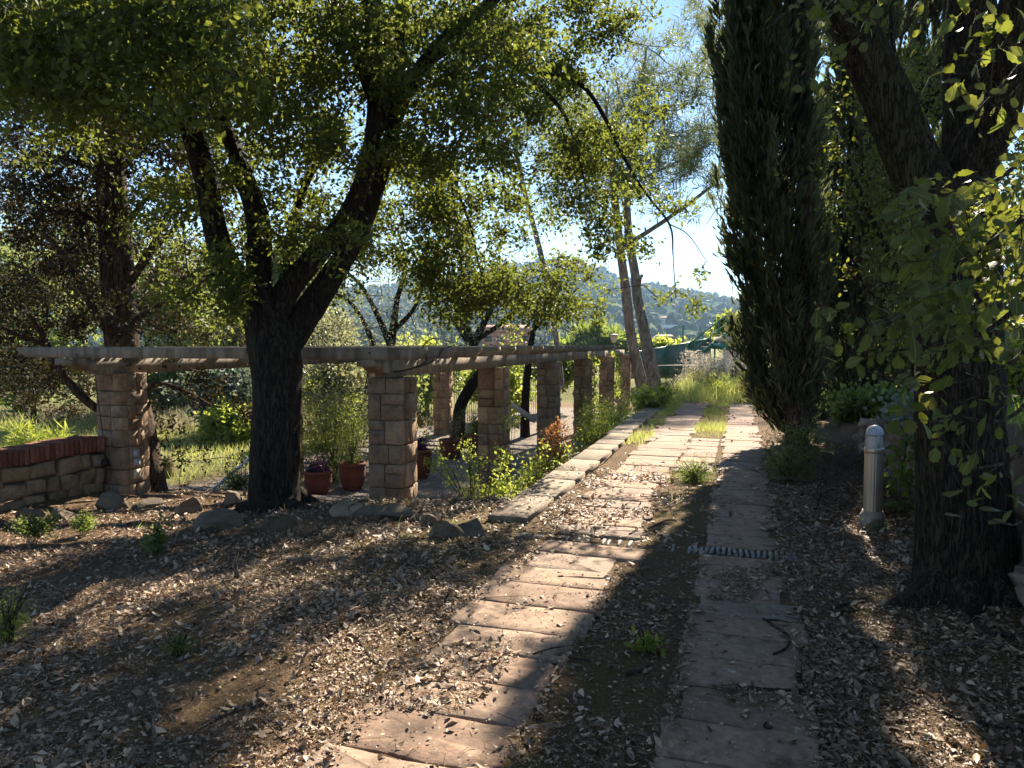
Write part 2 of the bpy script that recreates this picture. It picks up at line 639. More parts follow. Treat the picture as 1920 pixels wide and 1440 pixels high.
def ground_mat():
    m, nt, out = new_mat('leaf strewn soil')
    n1 = noise_tex(nt, 55, 6, .75)
    n2 = noise_tex(nt, 6, 5, .65)
    n3 = noise_tex(nt, 260, 4, .7)
    n4 = noise_tex(nt, 1.4, 3, .5)
    soil = ramp(nt, n1, [(.33, (.034, .021, .013)), (.48, (.125, .081, .052)), (.58, (.25, .165, .105)), (.68, (.42, .30, .195))])
    warm = ramp(nt, n3, [(.36, (.05, .030, .018)), (.52, (.17, .11, .062)), (.66, (.38, .27, .16))])
    soil = mixc(nt, ramp(nt, n2, [(.38, (.15,) * 3), (.62, (.8,) * 3)]), soil, warm)
    g = N(nt, "ShaderNodeAttribute", attribute_name="grassy")
    fl = N(nt, "ShaderNodeAttribute", attribute_name="paved")
    ms = N(nt, "ShaderNodeAttribute", attribute_name="mossy")
    floor = ramp(nt, n1, [(.3, (.15, .13, .115)), (.55, (.27, .235, .205)), (.75, (.36, .32, .28))])
    floor = mixc(nt, ramp(nt, n2, [(.45, (0, 0, 0)), (.65, (.6,) * 3)]), floor, (.22, .155, .11))
    grass = ramp(nt, n2, [(.3, (.085, .10, .03)), (.55, (.16, .16, .055)), (.75, (.24, .20, .10))])
    moss = ramp(nt, n3, [(.3, (.05, .052, .012)), (.7, (.19, .18, .045))])
    mm = nt.nodes.new("ShaderNodeMath")
    mm.operation = 'MULTIPLY_ADD'
    nt.links.new(n2, mm.inputs[0])
    mm.inputs[1].default_value = 1.6
    mm.inputs[2].default_value = -.62
    mk = nt.nodes.new("ShaderNodeMath")
    mk.operation = 'MULTIPLY'
    mk.use_clamp = True
    ad = nt.nodes.new("ShaderNodeMath")
    ad.operation = 'MULTIPLY'
    ad.inputs[1].default_value = 3.4
    ad.use_clamp = True
    nt.links.new(mm.outputs[0], ad.inputs[0])
    nt.links.new(ad.outputs[0], mk.inputs[0])
    nt.links.new(ms.outputs['Fac'], mk.inputs[1])
    c = mixc(nt, mk.outputs[0], soil, moss)
    c = mixc(nt, fl.outputs['Fac'], c, floor)
    c = mixc(nt, g.outputs['Fac'], c, grass)
    h = mixc(nt, .5, n1, n3)
    principled(nt, out, c, .95, bump(nt, h, 1.0, .05), .1)
    return m


M['ground'] = ground_mat()
M['metal'] = plain('brushed aluminium', (.42, .355, .29), .42, .75, .5, .12, 4)
M['metal_base'] = plain('cast metal base', (.24, .21, .18), .6, .35, .4)
M['lamp_glass'] = plain('frosted lamp glass', (.42, .40, .36), .35, 0, .5, .15)
M['lamp_cap'] = plain('white lamp cap', (.34, .36, .40), .4, .1, .5, .06)
M['steel'] = plain('galvanised steel', (.17, .165, .16), .6, .3, .4, .6, 30)
M['white_paint'] = plain('white paint', (.62, .66, .70), .5, 0, .4, .1)
M['green_paint'] = plain('green painted metal', (.035, .16, .13), .5, .1, .4, .15)
M['green_net'] = plain('green netting', (.115, .175, .15), .85, 0, .15, .3, 3)
M['black_plastic'] = plain('black plastic', (.015, .015, .015), .5)
M['grey_plastic'] = plain('grey plastic', (.30, .31, .32), .5)
M['cream'] = plain('cream plaster', (.46, .40, .31), .8)
M['white_wall'] = plain('white plaster', (.75, .75, .73), .8)
M['brown_wall'] = plain('brown plaster', (.25, .115, .075), .85)
M['roof'] = plain('clay roof', (.48, .30, .22), .85)
M['pink_roof'] = plain('pink roof tiles', (.45, .20, .15), .85)
M['dark_glass'] = plain('dark window', (.03, .035, .04), .2, 0, .5)
M['red'] = plain('red rubber', (.45, .045, .03), .5)
M['wood'] = plain('grey board', (.40, .37, .33), .8)
M['tarp'] = plain('black tarpaulin', (.012, .012, .014), .6)


def hill_mat():
    m, nt, out = new_mat('wooded hillside')
    n1 = noise_tex(nt, .05, 6, .7)
    n2 = noise_tex(nt, .008, 4, .6)
    c = ramp(nt, n1, [(.35, (.018, .030, .014)), (.55, (.045, .062, .027)), (.72, (.10, .10, .055))])
    c = mixc(nt, ramp(nt, n2, [(.5, (0,) * 3), (.7, (.5,) * 3)]), c, (.11, .105, .065))
    principled(nt, out, c, 1.0, None, 0.0)
    return m


M['hill'] = hill_mat()
M['forest'] = foliage('distant tree crown', (.018, .034, .016), (.06, .085, .034), (.06, .09, .03), .15, .9, .05)

# ------------------------------------------------------------------ ground, path, hill


def spaced(knots):
    out = []
    for (a, b, st) in knots:
        out.append(np.arange(a, b, st))
    return np.concatenate(out)


s_ax = spaced([(-2400, -60, 260), (-60, -4, 7), (-4, 1.4, .45), (1.4, 6.5, .055), (6.5, 9, .08), (9, 13, .12), (13, 40, .5), (40, 100, 5), (100, 2440, 180)])
t_ax = spaced([(-2400, -100, 230), (-100, -20, 5), (-20, -9.6, .5), (-9.6, -3, .075), (-3, 2.2, .055), (2.2, 6, .25), (6, 20, 1), (20, 100, 8), (100, 2440, 180)])
SS, TT = np.meshgrid(s_ax, t_ax, indexing='ij')
GX, GY = SS * sA + TT * cA, SS * cA - TT * sA
GZ = gz(GX, GY)
acc = Acc()
ns, ntt = len(s_ax), len(t_ax)
ii = np.arange(ns - 1)[:, None] * ntt
jj = np.arange(ntt - 1)[None, :]
quad = np.stack([ii + jj, ii + ntt + jj, ii + ntt + jj + 1, ii + jj + 1], -1).reshape(-1, 4)
acc.add(np.stack([GX, GY, GZ], -1).reshape(-1, 3), None, quad)
ground = acc.build("ground", M['ground'], None, True)
tag(ground, "leaf strewn ground sloping down from the stone path to the grass", "ground", None, "structure")


def field_grassy(s, t):
    a = sstep(-10.0, -10.8, t + .5 * fbm(s, t, 2, 4)) * sstep(7.2, 9.5, s)
    b = sstep(17.5, 20.5, s + .8 * fbm(s * .7, t * .7, 2, 3)) * sstep(-2.0, -1.7, t)
    c = sstep(1.9, 2.6, t) * .6
    d = sstep(31, 34, s)
    e = sstep(11.5, 13.5, s) * np.exp(-((t + 1.55) / .18) ** 2) * .7
    return np.clip(np.maximum.reduce([a, b, c, d, e]), 0, 1)


def field_paved(s, t):
    return sstep(8.6, 10.2, s + .6 * fbm(s, t, 2, 8)) * sstep(-2.3, -2.6, t) * sstep(-10.6, -9.8, t) * (1 - sstep(29, 31, s)) * sstep(8.0, 9, s)


sv, tv_ = SS.ravel(), TT.ravel()
gr_a, pv_a = field_grassy(sv, tv_), field_paved(sv, tv_)
moss_a = np.clip(.45 * np.exp(-((tv_ + .55) / .35) ** 2) + .9 * np.exp(-(((sv - 4.9) / 1.6) ** 2 + ((tv_ + 2.6) / .9) ** 2))
                 + .7 * np.exp(-(((sv - 4.4) / .7) ** 2 + ((tv_ - .95) / .5) ** 2)) + .02, 0, 1)
for nm, arr in (("grassy", gr_a), ("paved", pv_a), ("mossy", moss_a)):
    a = ground.data.attributes.new(nm, 'FLOAT', 'POINT')
    a.data.foreach_set("value", arr.astype(np.float32))

# --- the path: two tracks of slabs, a crossing of wider slabs further on
path_acc = Acc()
ps_ax = np.arange(1.2, 20.6, .4)
pl = np.concatenate([np.stack([W(s, t)[:2] for s in ps_ax]) for t in (-1.52, -1.1, -.78)])


def strip(tl, s0, s1, up):
    a = np.arange(s0, s1, .25)
    b = np.linspace(tl[0], tl[1], 5)
    A, B = np.meshgrid(a, b, indexing='ij')
    X, Y = A * sA + B * cA, A * cA - B * sA
    Z = gz(X, Y) + up
    n, k = len(a), len(b)
    i = np.arange(n - 1)[:, None] * k
    j = np.arange(k - 1)[None, :]
    q = np.stack([i + j, i + k + j, i + k + j + 1, i + j + 1], -1).reshape(-1, 4)
    path_acc.add(np.stack([X, Y, Z], -1).reshape(-1, 3), None, q)


strip((-1.5, -.8), 1.4, 20.5, -.012)
strip((-.25, .31), 1.4, 20.5, -.012)
path = path_acc.build("path", M['mortar'], None, True)
tag(path, "old garden path of two tracks of reddish sandstone slabs", "path", None, "structure")


def slab_obj(s0, s1, t0, t1, r, parent):
    """One flag: rounded, slightly irregular outline, thin bevel, lying on the ground."""
    w, l = t1 - t0, s1 - s0
    pts = []
    rad = [r.uniform(.008, .03) if r.random() < .65 else r.uniform(.04, .09) for _ in range(4)]
    cs = [(-w / 2, -l / 2), (w / 2, -l / 2), (w / 2, l / 2), (-w / 2, l / 2)]
    for k, (cx, cy_) in enumerate(cs):
        rr = min(rad[k], l * .42)
        ox, oy = cx - math.copysign(rr, cx), cy_ - math.copysign(rr, cy_)
        a0 = [180, 270, 0, 90][k]
        for a in (0, 30, 60, 90):
            an = math.radians(a0 + a)
            pts.append((ox + rr * math.cos(an), oy + rr * math.sin(an)))
        nx, ny = cs[(k + 1) % 4]
        for u in (.22, .40, .60, .80):
            pts.append((cx + (nx - cx) * u + r.normal() * .008, cy_ + (ny - cy_) * u + r.normal() * .007))
    pts = np.array(pts)
    n = len(pts)
    tilt = r.normal(size=2) * .006
    th = .014 + r.uniform(-.004, .005)
    z = lambda q: tilt[0] * q[:, 0] + tilt[1] * q[:, 1]
    ring0 = np.column_stack([pts, z(pts) - .05])
    ring1 = np.column_stack([pts, z(pts) + th - .004])
    p2 = pts * (1 - .006 / np.linalg.norm(pts, axis=1, keepdims=True))
    ring2 = np.column_stack([p2, z(p2) + th])
    p3 = pts * .5
    ring3 = np.column_stack([p3, z(p3) + th + r.normal(size=n) * .0015])
    V = np.vstack([ring0, ring1, ring2, ring3, [[0, 0, th]]])
    q, t = [], []
    for l_ in range(3):
        for k in range(n):
            q.append((l_ * n + k, l_ * n + (k + 1) % n, (l_ + 1) * n + (k + 1) % n, (l_ + 1) * n + k))
    for k in range(n):
        t.append((3 * n + k, 3 * n + (k + 1) % n, 4 * n))
    a = Acc()
    a.add(V, t, q)
    c = W((s0 + s1) / 2, (t0 + t1) / 2)
    c[2] = gzs(c[0], c[1]) + .004
    o = link("paving_slab", a.mesh("paving_slab", M['slab']), parent)
    o.location = c
    o.rotation_euler = (0, 0, -PA + r.normal() * .018)
    return o


r = np.random.default_rng(5)
SLABS = []
DRAIN_S = 5.62


def track(tl, tr, s0, s1, wob, kl=1.0):
    s = s0
    while s < s1:
        l = r.uniform(.30, .40) * kl
        if s > 8.6:
            l = r.uniform(.28, .5)
        if s < DRAIN_S + .13 and s + l > DRAIN_S - .13:
            if s < DRAIN_S - .3:
                l = DRAIN_S - .13 - s
            else:
                s = DRAIN_S + .13
                continue
        a, b = tl + r.normal() * wob, tr + r.normal() * wob
        g = r.uniform(.006, .016)
        if r.random() < .06:
            m = a + (b - a) * r.uniform(.25, .5)
            SLABS.append((s, s + l - g, a, m - .01))
            SLABS.append((s, s + l - g, m + .012, b))
        else:
            SLABS.append((s, s + l - g, a, b))
        s += l


track(-1.50, -.80, 1.35, 20.4, .05)
track(-.255, .31, 1.45, 20.4, .03, .88)
s = 9.0
while s < 12.3:                                   # the crossing: slabs fill the strip between and beside the tracks
    l = r.uniform(.3, .5)
    SLABS.append((s, s + l - .02, -.77, -.32))
    if r.random() < .8:
        SLABS.append((s, s + l - .02, .45, .45 + r.uniform(.25, .5)))
    s += l
for q in SLABS:
    slab_obj(*q, r, path)

# --- hill across the valley, its wood, and the haze
HX = [-700, 0, 300, 500, 620, 760, 900, 1000, 1060, 1100, 1150, 1250, 1330, 1375, 1450, 1600, 1900, 2700]
HY = [600, 560, 575, 560, 548, 535, 512, 494, 486, 499, 520, 545, 560, 574, 592, 612, 622, 628]


def hill_h(x, y):
    x = np.asarray(x, float)
    y = np.asarray(y, float)
    px = 960 + F * x / 1400.0
    rh = (646 - np.interp(px, HX, HY)) / F * 1400.0
    k = np.clip((y - 420) / 980, 0, 1.25)
    prof = np.where(k < 1, k ** 1.25, 1 - (k - 1) * .8)
    return -3.5 + (rh + 5) * prof + 9 * fbm(x / 90, y / 90, 4, 21) * np.clip(k * 3, 0, 1)


hx = np.linspace(-1900, 1900, 200)
hy = np.linspace(400, 1640, 90)
AX, AY = np.meshgrid(hx, hy, indexing='ij')
AZ = hill_h(AX, AY) + 2.5 * vnoise(AX / 12, AY / 12, 7)
acc = Acc()
i = np.arange(199)[:, None] * 90
j = np.arange(89)[None, :]
acc.add(np.stack([AX, AY, AZ], -1).reshape(-1, 3), None, np.stack([i + j, i + 90 + j, i + 90 + j + 1, i + j + 1], -1).reshape(-1, 4))
hill = acc.build("hill", M['hill'], None, True)
tag(hill, "wooded blue hazed hill rising across the valley behind the garden", "hill", None, "structure")

ICO_V, ICO_F = None, None


def ico(sub=1):
    t = (1 + 5 ** .5) / 2
    v = [(-1, t, 0), (1, t, 0), (-1, -t, 0), (1, -t, 0), (0, -1, t), (0, 1, t), (0, -1, -t), (0, 1, -t), (t, 0, -1), (t, 0, 1), (-t, 0, -1), (-t, 0, 1)]
    f = [(0, 11, 5), (0, 5, 1), (0, 1, 7), (0, 7, 10), (0, 10, 11), (1, 5, 9), (5, 11, 4), (11, 10, 2), (10, 7, 6), (7, 1, 8), (3, 9, 4), (3, 4, 2), (3, 2, 6),
         (3, 6, 8), (3, 8, 9), (4, 9, 5), (2, 4, 11), (6, 2, 10), (8, 6, 7), (9, 8, 1)]
    v = [norm(np.array(q)) for q in v]
    for _ in range(sub):
        c, nf = {}, []

        def mid(a, b):
            k = (min(a, b), max(a, b))
            if k not in c:
                c[k] = len(v)
                v.append(norm(v[a] + v[b]))
            return c[k]
        for a, b, d in f:
            x, y, z = mid(a, b), mid(b, d), mid(d, a)
            nf += [(a, x, z), (b, y, x), (d, z, y), (x, y, z)]
        f = nf
    return np.array(v), np.array(f)


I0, I1, I2, I3 = ico(0), ico(1), ico(2), ico(3)
r = np.random.default_rng(3)
n = 9000
fy = 430 + 1000 * r.random(n) ** .85
fx = (r.random(n) * 1.9 - .95) * fy
clear = fbm(fx / 130, fy / 130, 3, 33) > .36
fx, fy = fx[~clear], fy[~clear]
fz = hill_h(fx, fy)
n = len(fx)
sz = r.uniform(2.6, 6.2, n)
V = I0[0][None] * (1 + .28 * r.normal(size=(n, 12, 1)))
V = V * (sz[:, None, None] * np.stack([r.uniform(.8, 1.2, n), r.uniform(.8, 1.2, n), r.uniform(.8, 1.5, n)], -1)[:, None, :])
V = V + np.stack([fx, fy, fz + sz * .5], -1)[:, None, :]
acc = Acc()
acc.add(V.reshape(-1, 3), (np.arange(n)[:, None, None] * 12 + I0[1][None]).reshape(-1, 3), None, np.repeat(np.clip(.42 + .9 * fbm(fx / 70, fy / 110, 3, 61) + r.normal(size=n) * .2, 0, 1), 12))
tag(acc.build("hillside_forest", M['forest']), "mass of trees covering the far blue hillside", "forest", None, "stuff")

bm_v = np.array([(x, y, z) for x in (-2900, 2900) for y in (-2900, 2900) for z in (-6, 230)], float)
acc = Acc()
acc.add(bm_v, None, [(0, 1, 3, 2), (4, 6, 7, 5), (0, 4, 5, 1), (2, 3, 7, 6), (0, 2, 6, 4), (1, 5, 7, 3)])
hz_m, hz_nt, hz_out = new_mat("haze air")
pv = hz_nt.nodes.new("ShaderNodeVolumePrincipled")
pv.inputs['Color'].default_value = (.42, .68, 1.0, 1)
pv.inputs['Density'].default_value = .0002
pv.inputs['Anisotropy'].default_value = .15
hz_nt.links.new(pv.outputs[0], hz_out.inputs['Volume'])
haze = acc.build("haze", hz_m)
tag(haze, "pale blue summer haze lying over the valley", "haze", None, "stuff")


def hill_hit(px, py):
    for Y in np.arange(430, 1600, 4.0):
        p = P(px, py, Y)
        if hill_h(p[0], p[1]) > p[2]:
            break
    return p


# ------------------------------------------------------------------ masonry helpers
def box_acc(acc, c, half, rotz=0.0, tint=.5):
    c = np.asarray(c, float)
    hx_, hy_, hz_ = half
    v = np.array([(x, y, z) for x in (-hx_, hx_) for y in (-hy_, hy_) for z in (-hz_, hz_)])
    cs_, sn = math.cos(rotz), math.sin(rotz)
    v = np.column_stack([v[:, 0] * cs_ - v[:, 1] * sn, v[:, 0] * sn + v[:, 1] * cs_, v[:, 2]]) + c
    acc.add(v, None, [(0, 1, 3, 2), (4, 6, 7, 5), (0, 4, 5, 1), (2, 3, 7, 6), (0, 2, 6, 4), (1, 5, 7, 3)], tint)


def stone_block(acc, w, h, d, r, rough=.012, bev=.010, off=(0, 0, 0), rotz=0.0, grid=4, tint=.5, shape=None):
    """A hewn block: its outer face (towards -y) bulges unevenly, its edges are knocked back."""
    us = np.array([0, .05, .5, .95, 1.0]) if grid == 4 else (np.array([0, .06, .94, 1.0]) if grid == 3 else np.array([0, .07, .3, .65, .93, 1.0]))
    grid = len(us)
    U, Vv = np.meshgrid(us, us, indexing='ij')
    edge = np.minimum(np.minimum(U, 1 - U), np.minimum(Vv, 1 - Vv))
    bulge = np.where(edge > 0, 1.0, 0.0)
    X = (U - .5) * w
    Z = (Vv - .5) * h
    if shape is not None:                     # uneven corners for rubble
        X = X + (shape[0] * (1 - U) * (1 - Vv) + shape[1] * U * (1 - Vv) + shape[2] * U * Vv + shape[3] * (1 - U) * Vv) * w
        Z = Z + (shape[4] * (1 - U) * (1 - Vv) + shape[5] * U * (1 - Vv) + shape[6] * U * Vv + shape[7] * (1 - U) * Vv) * h
    X = X + r.normal(size=X.shape) * .0025
    Z = Z + r.normal(size=X.shape) * .0025
    Y = -d / 2 - bulge * (bev + np.abs(r.normal(size=U.shape)) * rough) + (1 - bulge) * r.normal(size=U.shape) * .002
    front = np.stack([X, Y, Z], -1).reshape(-1, 3)
    g = grid
    q = [(a * g + b, (a + 1) * g + b, (a + 1) * g + b + 1, a * g + b + 1) for a in range(g - 1) for b in range(g - 1)]
    rim = [a * g for a in range(g)] + [(g - 1) * g + b for b in range(1, g)] + [a * g + g - 1 for a in range(g - 2, -1, -1)] + [b for b in range(g - 2, 0, -1)]
    back = front[rim].copy()
    back[:, 1] = d / 2
    V = np.vstack([front, back])
    nb = len(rim)
    for k in range(nb):
        q.append((rim[(k + 1) % nb], rim[k], g * g + k, g * g + (k + 1) % nb))
    cs_, sn = math.cos(rotz), math.sin(rotz)
    V = np.column_stack([V[:, 0] * cs_ - V[:, 1] * sn, V[:, 0] * sn + V[:, 1] * cs_, V[:, 2]]) + np.asarray(off, float)
    acc.add(V, None, q, tint)


# ------------------------------------------------------------------ pergola
GA = math.radians(17.3)
gu = np.array([math.sin(GA), math.cos(GA), 0])
gv = np.array([math.cos(GA), -math.sin(GA), 0])
PO = np.array([-1.515, 9.0, 0])


def PG(a, b, z=0.0):
    q = PO + gu * a + gv * b
    return np.array([q[0], q[1], z])


pergola = thing("pergola", "long concrete pergola on square sandstone pillars beside the path", "pergola", PG(6, -2.2, -1.15))
PW, PTOP, PBOT = .46, 1.19, -1.25
r = np.random.default_rng(21)


def pillar(a, b, single, ttop=PTOP):
    c = PG(a, b, 0)
    base = Acc()
    box_acc(base, (0, 0, (ttop + PBOT) / 2 - .01), (PW / 2 - .045, PW / 2 - .045, (ttop - PBOT) / 2 - .01))
    core = link("pillar", base.mesh("pillar", M['mortar']), pergola, c)
    core.rotation_euler = (0, 0, -GA)
    bpy.context.view_layer.update()
    z = PBOT
    mass = Acc()
    while z < ttop - .05:
        h = r.uniform(.20, .38)
        if ttop - z - h < .15:
            h = ttop - z
        for face in range(4):                 # 0 front (towards camera), 1 right, 2 back, 3 left
            full = face in (0, 2)
            wid = PW if full else PW - .20
            cuts = [0, r.uniform(.33, .67), 1] if (full or r.random() < .5) and face < 2 else [0, 1]
            for k in range(len(cuts) - 1):
                w0, w1 = cuts[k] * wid, cuts[k + 1] * wid
                hs = [(0, h)]
                if h > .27 and r.random() < .4:
                    m = r.uniform(.4, .6) * h
                    hs = [(0, m), (m, h)]
                for (h0, h1) in hs:
                    ww, hh = w1 - w0 - .009, h1 - h0 - .009
                    x = (w0 + w1) / 2 - wid / 2
                    rot = [0, math.pi / 2, math.pi, -math.pi / 2][face]
                    d = .10
                    off = np.array([x, -(PW / 2 - d / 2), 0])
                    cs_, sn = math.cos(rot), math.sin(rot)
                    off = np.array([off[0] * cs_ - off[1] * sn, off[0] * sn + off[1] * cs_, z + (h0 + h1) / 2])
                    rough = .010 if face == 0 else .024
                    if single:
                        o_acc = Acc()
                        stone_block(o_acc, ww, hh, d, r, rough, .005)
                        o = link("stone", o_acc.mesh("stone", M['pillar_stone']))
                        o.parent = core
                        o.location = off
                        o.rotation_euler = (0, 0, rot)
                    else:
                        stone_block(mass, ww, hh, d, r, rough, .005, off, rot, 3, r.random())
        z += h
    if not single:
        o = link("stonework", mass.mesh("stonework", M['pillar_mass']))
        o.parent = core
        o["kind"] = "stuff"


for k in range(6):
    pillar(4.0 * k, 0, k < 5)
for k in range(6):
    pillar(4.0 * k + (.0 if k else .02), -4.37, k == 0)


def beam(name, a0, a1, b0, b1, z0, z1, notch=0.0, n=24, sag=.006, cracks=()):
    """A cast beam along a (girders) with a stepped, tapered front end."""
    acc = Acc()
    r2 = np.random.default_rng(int(abs(a0 * 100 + b0 * 10)) + 3)
    A = np.linspace(a0, a1, n)
    cut = {}
    if notch:
        st_ = [(0, .34), (.30, .38), (.60, .72), (.602, .72), (.98, .74), (1.0, 1.0)]
        A = np.concatenate([[a0 + notch * u for u, _ in st_], A[A > a0 + notch + .05]])
        cut = {i: f for i, (_, f) in enumerate(st_)}
        n = len(A)
    secs = []
    for k, a in enumerate(A):
        zz0 = z1 - (z1 - z0) * cut.get(k, 1.0)
        j = r2.normal(size=4) * .003
        secs.append([PG(a, b0 + j[0], zz0 + j[1]), PG(a, b1 + j[2], zz0 + j[1]), PG(a, b1 + j[2], z1 + j[3]), PG(a, b0 + j[0], z1 + j[3])])
    V = np.array(secs).reshape(-1, 3)
    q = []
    for k in range(n - 1):
        for c in range(4):
            q.append((k * 4 + c, k * 4 + (c + 1) % 4, k * 4 + 4 + (c + 1) % 4, k * 4 + 4 + c))
    q += [(3, 2, 1, 0), ((n - 1) * 4, (n - 1) * 4 + 1, (n - 1) * 4 + 2, (n - 1) * 4 + 3)]
    acc.add(V, None, q)
    return acc.build(name, M['concrete'], pergola)


RZ0, RZ1 = 1.415, 1.56
beam("girder", -.72, 15.2, -.10, .10, PTOP + .004, RZ0, .45, 40)
beam("girder", 15.26, 20.2, -.22, -.02, PTOP + .004, RZ0 - .03, 0, 8)
beam("girder", -.95, 20.2, -4.47, -4.27, PTOP - .01, RZ0 - .004, .5, 44)


def rafter(a, b0, b1, cracked):
    """A cross beam; both ends are cut on a slant. The first one shows hairline gaps and bolt holes on its face."""
    acc = Acc()
    r2 = np.random.default_rng(int(a * 37) + 90)
    th = .055
    bs = [b0, b0 + .16]
    n = 14
    bs += list(np.linspace(b0 + .3, b1 - .3, n)) + [b1 - .12, b1]
    if cracked:
        for px in (60, 108, 160, 205, 267, 327, 386, 463, 600, 667, 728, 790):
            # where this joint meets the beam's line
            k = (px - 960) / F
            d0, d1 = PG(a - th, 0), PG(a - th, -1)
            dv = d1 - d0
            m = -(d0[0] - k * d0[1]) / (dv[0] - k * dv[1])
            b = -m
            if b0 + .05 < b < b1 - .05:
                bs += [b - .011, b - .004, b + .004, b + .011]
        bs = sorted(bs)
    secs = []
    cr = set()
    if cracked:
        sb = np.array(bs)
        for k in range(1, len(bs) - 2):
            if abs(bs[k + 1] - bs[k] - .008) < 1e-6:
                cr.add(k)
                cr.add(k + 1)
    for k, b in enumerate(bs):
        z0 = RZ0 + .003
        z1 = RZ1
        if k == 0 or k == len(bs) - 1:
            z0 = RZ1 - .05
        j = r2.normal(size=3) * .002
        y0 = -th + (.022 if k in cr else 0) + j[0]
        secs.append([PG(a + y0, b, z0 + j[1]), PG(a + th + j[2], b, z0 + j[1]), PG(a + th + j[2], b, z1), PG(a + y0, b, z1)])
    V = np.array(secs).reshape(-1, 3)
    m = len(bs)
    q = []
    for k in range(m - 1):
        for c in range(4):
            q.append((k * 4 + c, k * 4 + 4 + c, k * 4 + 4 + (c + 1) % 4, k * 4 + (c + 1) % 4))
    q += [(0, 1, 2, 3), ((m - 1) * 4 + 3, (m - 1) * 4 + 2, (m - 1) * 4 + 1, (m - 1) * 4)]
    acc.add(V, None, q)
    o = acc.build("rafter", M['concrete'], pergola)
    if cracked:
        for px, py in ((144, 665), (693, 662)):
            h = Acc()
            k = (px - 960) / F
            d0, d1 = PG(a - th - .004, 0), PG(a - th - .004, -1)
            dv = d1 - d0
            mm = -(d0[0] - k * d0[1]) / (dv[0] - k * dv[1])
            c = d0 + dv * mm
            c[2] = CZ - (py - 645.6) / F * c[1]
            tube(h, [c + gu * .01, c - gu * .004], [.014, .014], 10)
            hb = h.mesh("bolt_hole", M['black_plastic'])
            ho = link("bolt_hole", hb)
            ho.parent = o


rr_ = np.random.default_rng(8)
for k in range(18):
    a = -.60 + .85 * k
    rafter(a + rr_.normal() * .015, -5.46 + rr_.normal() * .02, .78 + rr_.normal() * .025, k == 0)

# kerb wall on the edge of the terrace: cap stones one by one
kerb = Acc()
kw = thing("kerb_wall", "low stone kerb wall running along the left edge of the path", "kerb", W(12, -1.95))


def wall_box(s0, s1, t0, t1, z0, z1, name, mat, parent):
    a = Acc()
    c = W((s0 + s1) / 2, (t0 + t1) / 2, (z0 + z1) / 2)
    box_acc(a, (0, 0, 0), ((t1 - t0) / 2, (s1 - s0) / 2, (z1 - z0) / 2))
    o = link(name, a.mesh(name, mat), parent, c, -PA)
    return o


wall_box(6.0, 11.6, -2.14, -1.79, -1.2, -.002, "wall_base", M['kerb'], kw)
wall_box(11.62, 21.0, -2.24, -1.84, -1.2, -.018, "wall_base", M['kerb'], kw)
r = np.random.default_rng(13)
s = 5.95
while s < 20.9:
    l = r.uniform(.55, 1.0)
    hi = .035 if s < 11.5 else .02
    dt = 0 if s < 11.5 else -.08
    a = Acc()
    w, hh = .40 + r.normal() * .008, .03
    # cap stone with worn upper edges
    ring = []
    L2 = (l - .014) / 2
    for (zz, sh) in ((-hh, 0), (hh - .012, 0), (hh, .014)):
        pts = []
        for (x, y) in ((-w / 2, -L2), (0, -L2), (w / 2, -L2), (w / 2, 0), (w / 2, L2), (0, L2), (-w / 2, L2), (-w / 2, 0)):
            pts.append((x - math.copysign(sh, x) * (x != 0) + r.normal() * .004, y - math.copysign(sh, y) * (y != 0) + r.normal() * .002, zz + r.normal() * .002))
        ring.append(pts)
    V = np.array(ring).reshape(-1, 3)
    q = [(l_ * 8 + k, l_ * 8 + (k + 1) % 8, l_ * 8 + 8 + (k + 1) % 8, l_ * 8 + 8 + k) for l_ in range(2) for k in range(8)]
    V = np.vstack([V, [[0, 0, hh]]])
    a.add(V, [(16 + k, 16 + (k + 1) % 8, 24) for k in range(8)], q)
    o = link("cap_stone", a.mesh("cap_stone", M['kerb']), kw, W(s + l / 2, -1.965 + dt, hi), -PA + r.normal() * .006)
    s += l

# ------------------------------------------------------------------ left wall with brick coping
lw = thing("garden_wall", "rubble stone wall with a red brick coping against the leftmost pillar", "wall", PG(-1.6, -4.55, -.7))
r = np.random.default_rng(31)
WL0, WL1 = -.26, -4.6
wb, zt0 = -4.62, .08
a = Acc()
for k in range(1):
    c = PG((WL0 + WL1) / 2, wb - .02, (-1.1 + zt0) / 2)
    box_acc(a, (0, 0, 0), (.13, (WL0 - WL1) / 2, (zt0 + 1.1) / 2))
link("wall_core", a.mesh("wall_core", M['mortar']), lw, c, -GA)
rows = [(-1.08, -.83), (-.83, -.60), (-.60, -.35), (-.35, -.15), (-.15, .075)]
for (z0, z1) in rows:
    x = WL0
    while x > WL1 + .1:
        w = r.uniform(.15, .42)
        a = Acc()
        stone_block(a, w - .012, z1 - z0 - .012, .10, r, .022, .014, grid=5, shape=r.uniform(-.17, .17, 8))
        # the face looks to the right of the wall, towards the path
        o = link("stone", a.mesh("stone", M['wall_stone']), lw, PG(x - w / 2, wb + .125, (z0 + z1) / 2), math.pi / 2 - GA)
        x -= w
x = WL0 - .01
bm = None
variants = []
for k in range(5):
    a = Acc()
    stone_block(a, .062, .205, .40, r, .004, .006, grid=3)
    variants.append(a.mesh("brick", M['brick']))
k = 0
while x > WL1:
    o = link("brick", variants[r.integers(5)], lw, PG(x - .033, wb + .02, .19 + r.normal() * .003 + .01 * math.sin(k * .3)), math.pi / 2 - GA + r.normal() * .02)
    x -= .0715
    k += 1

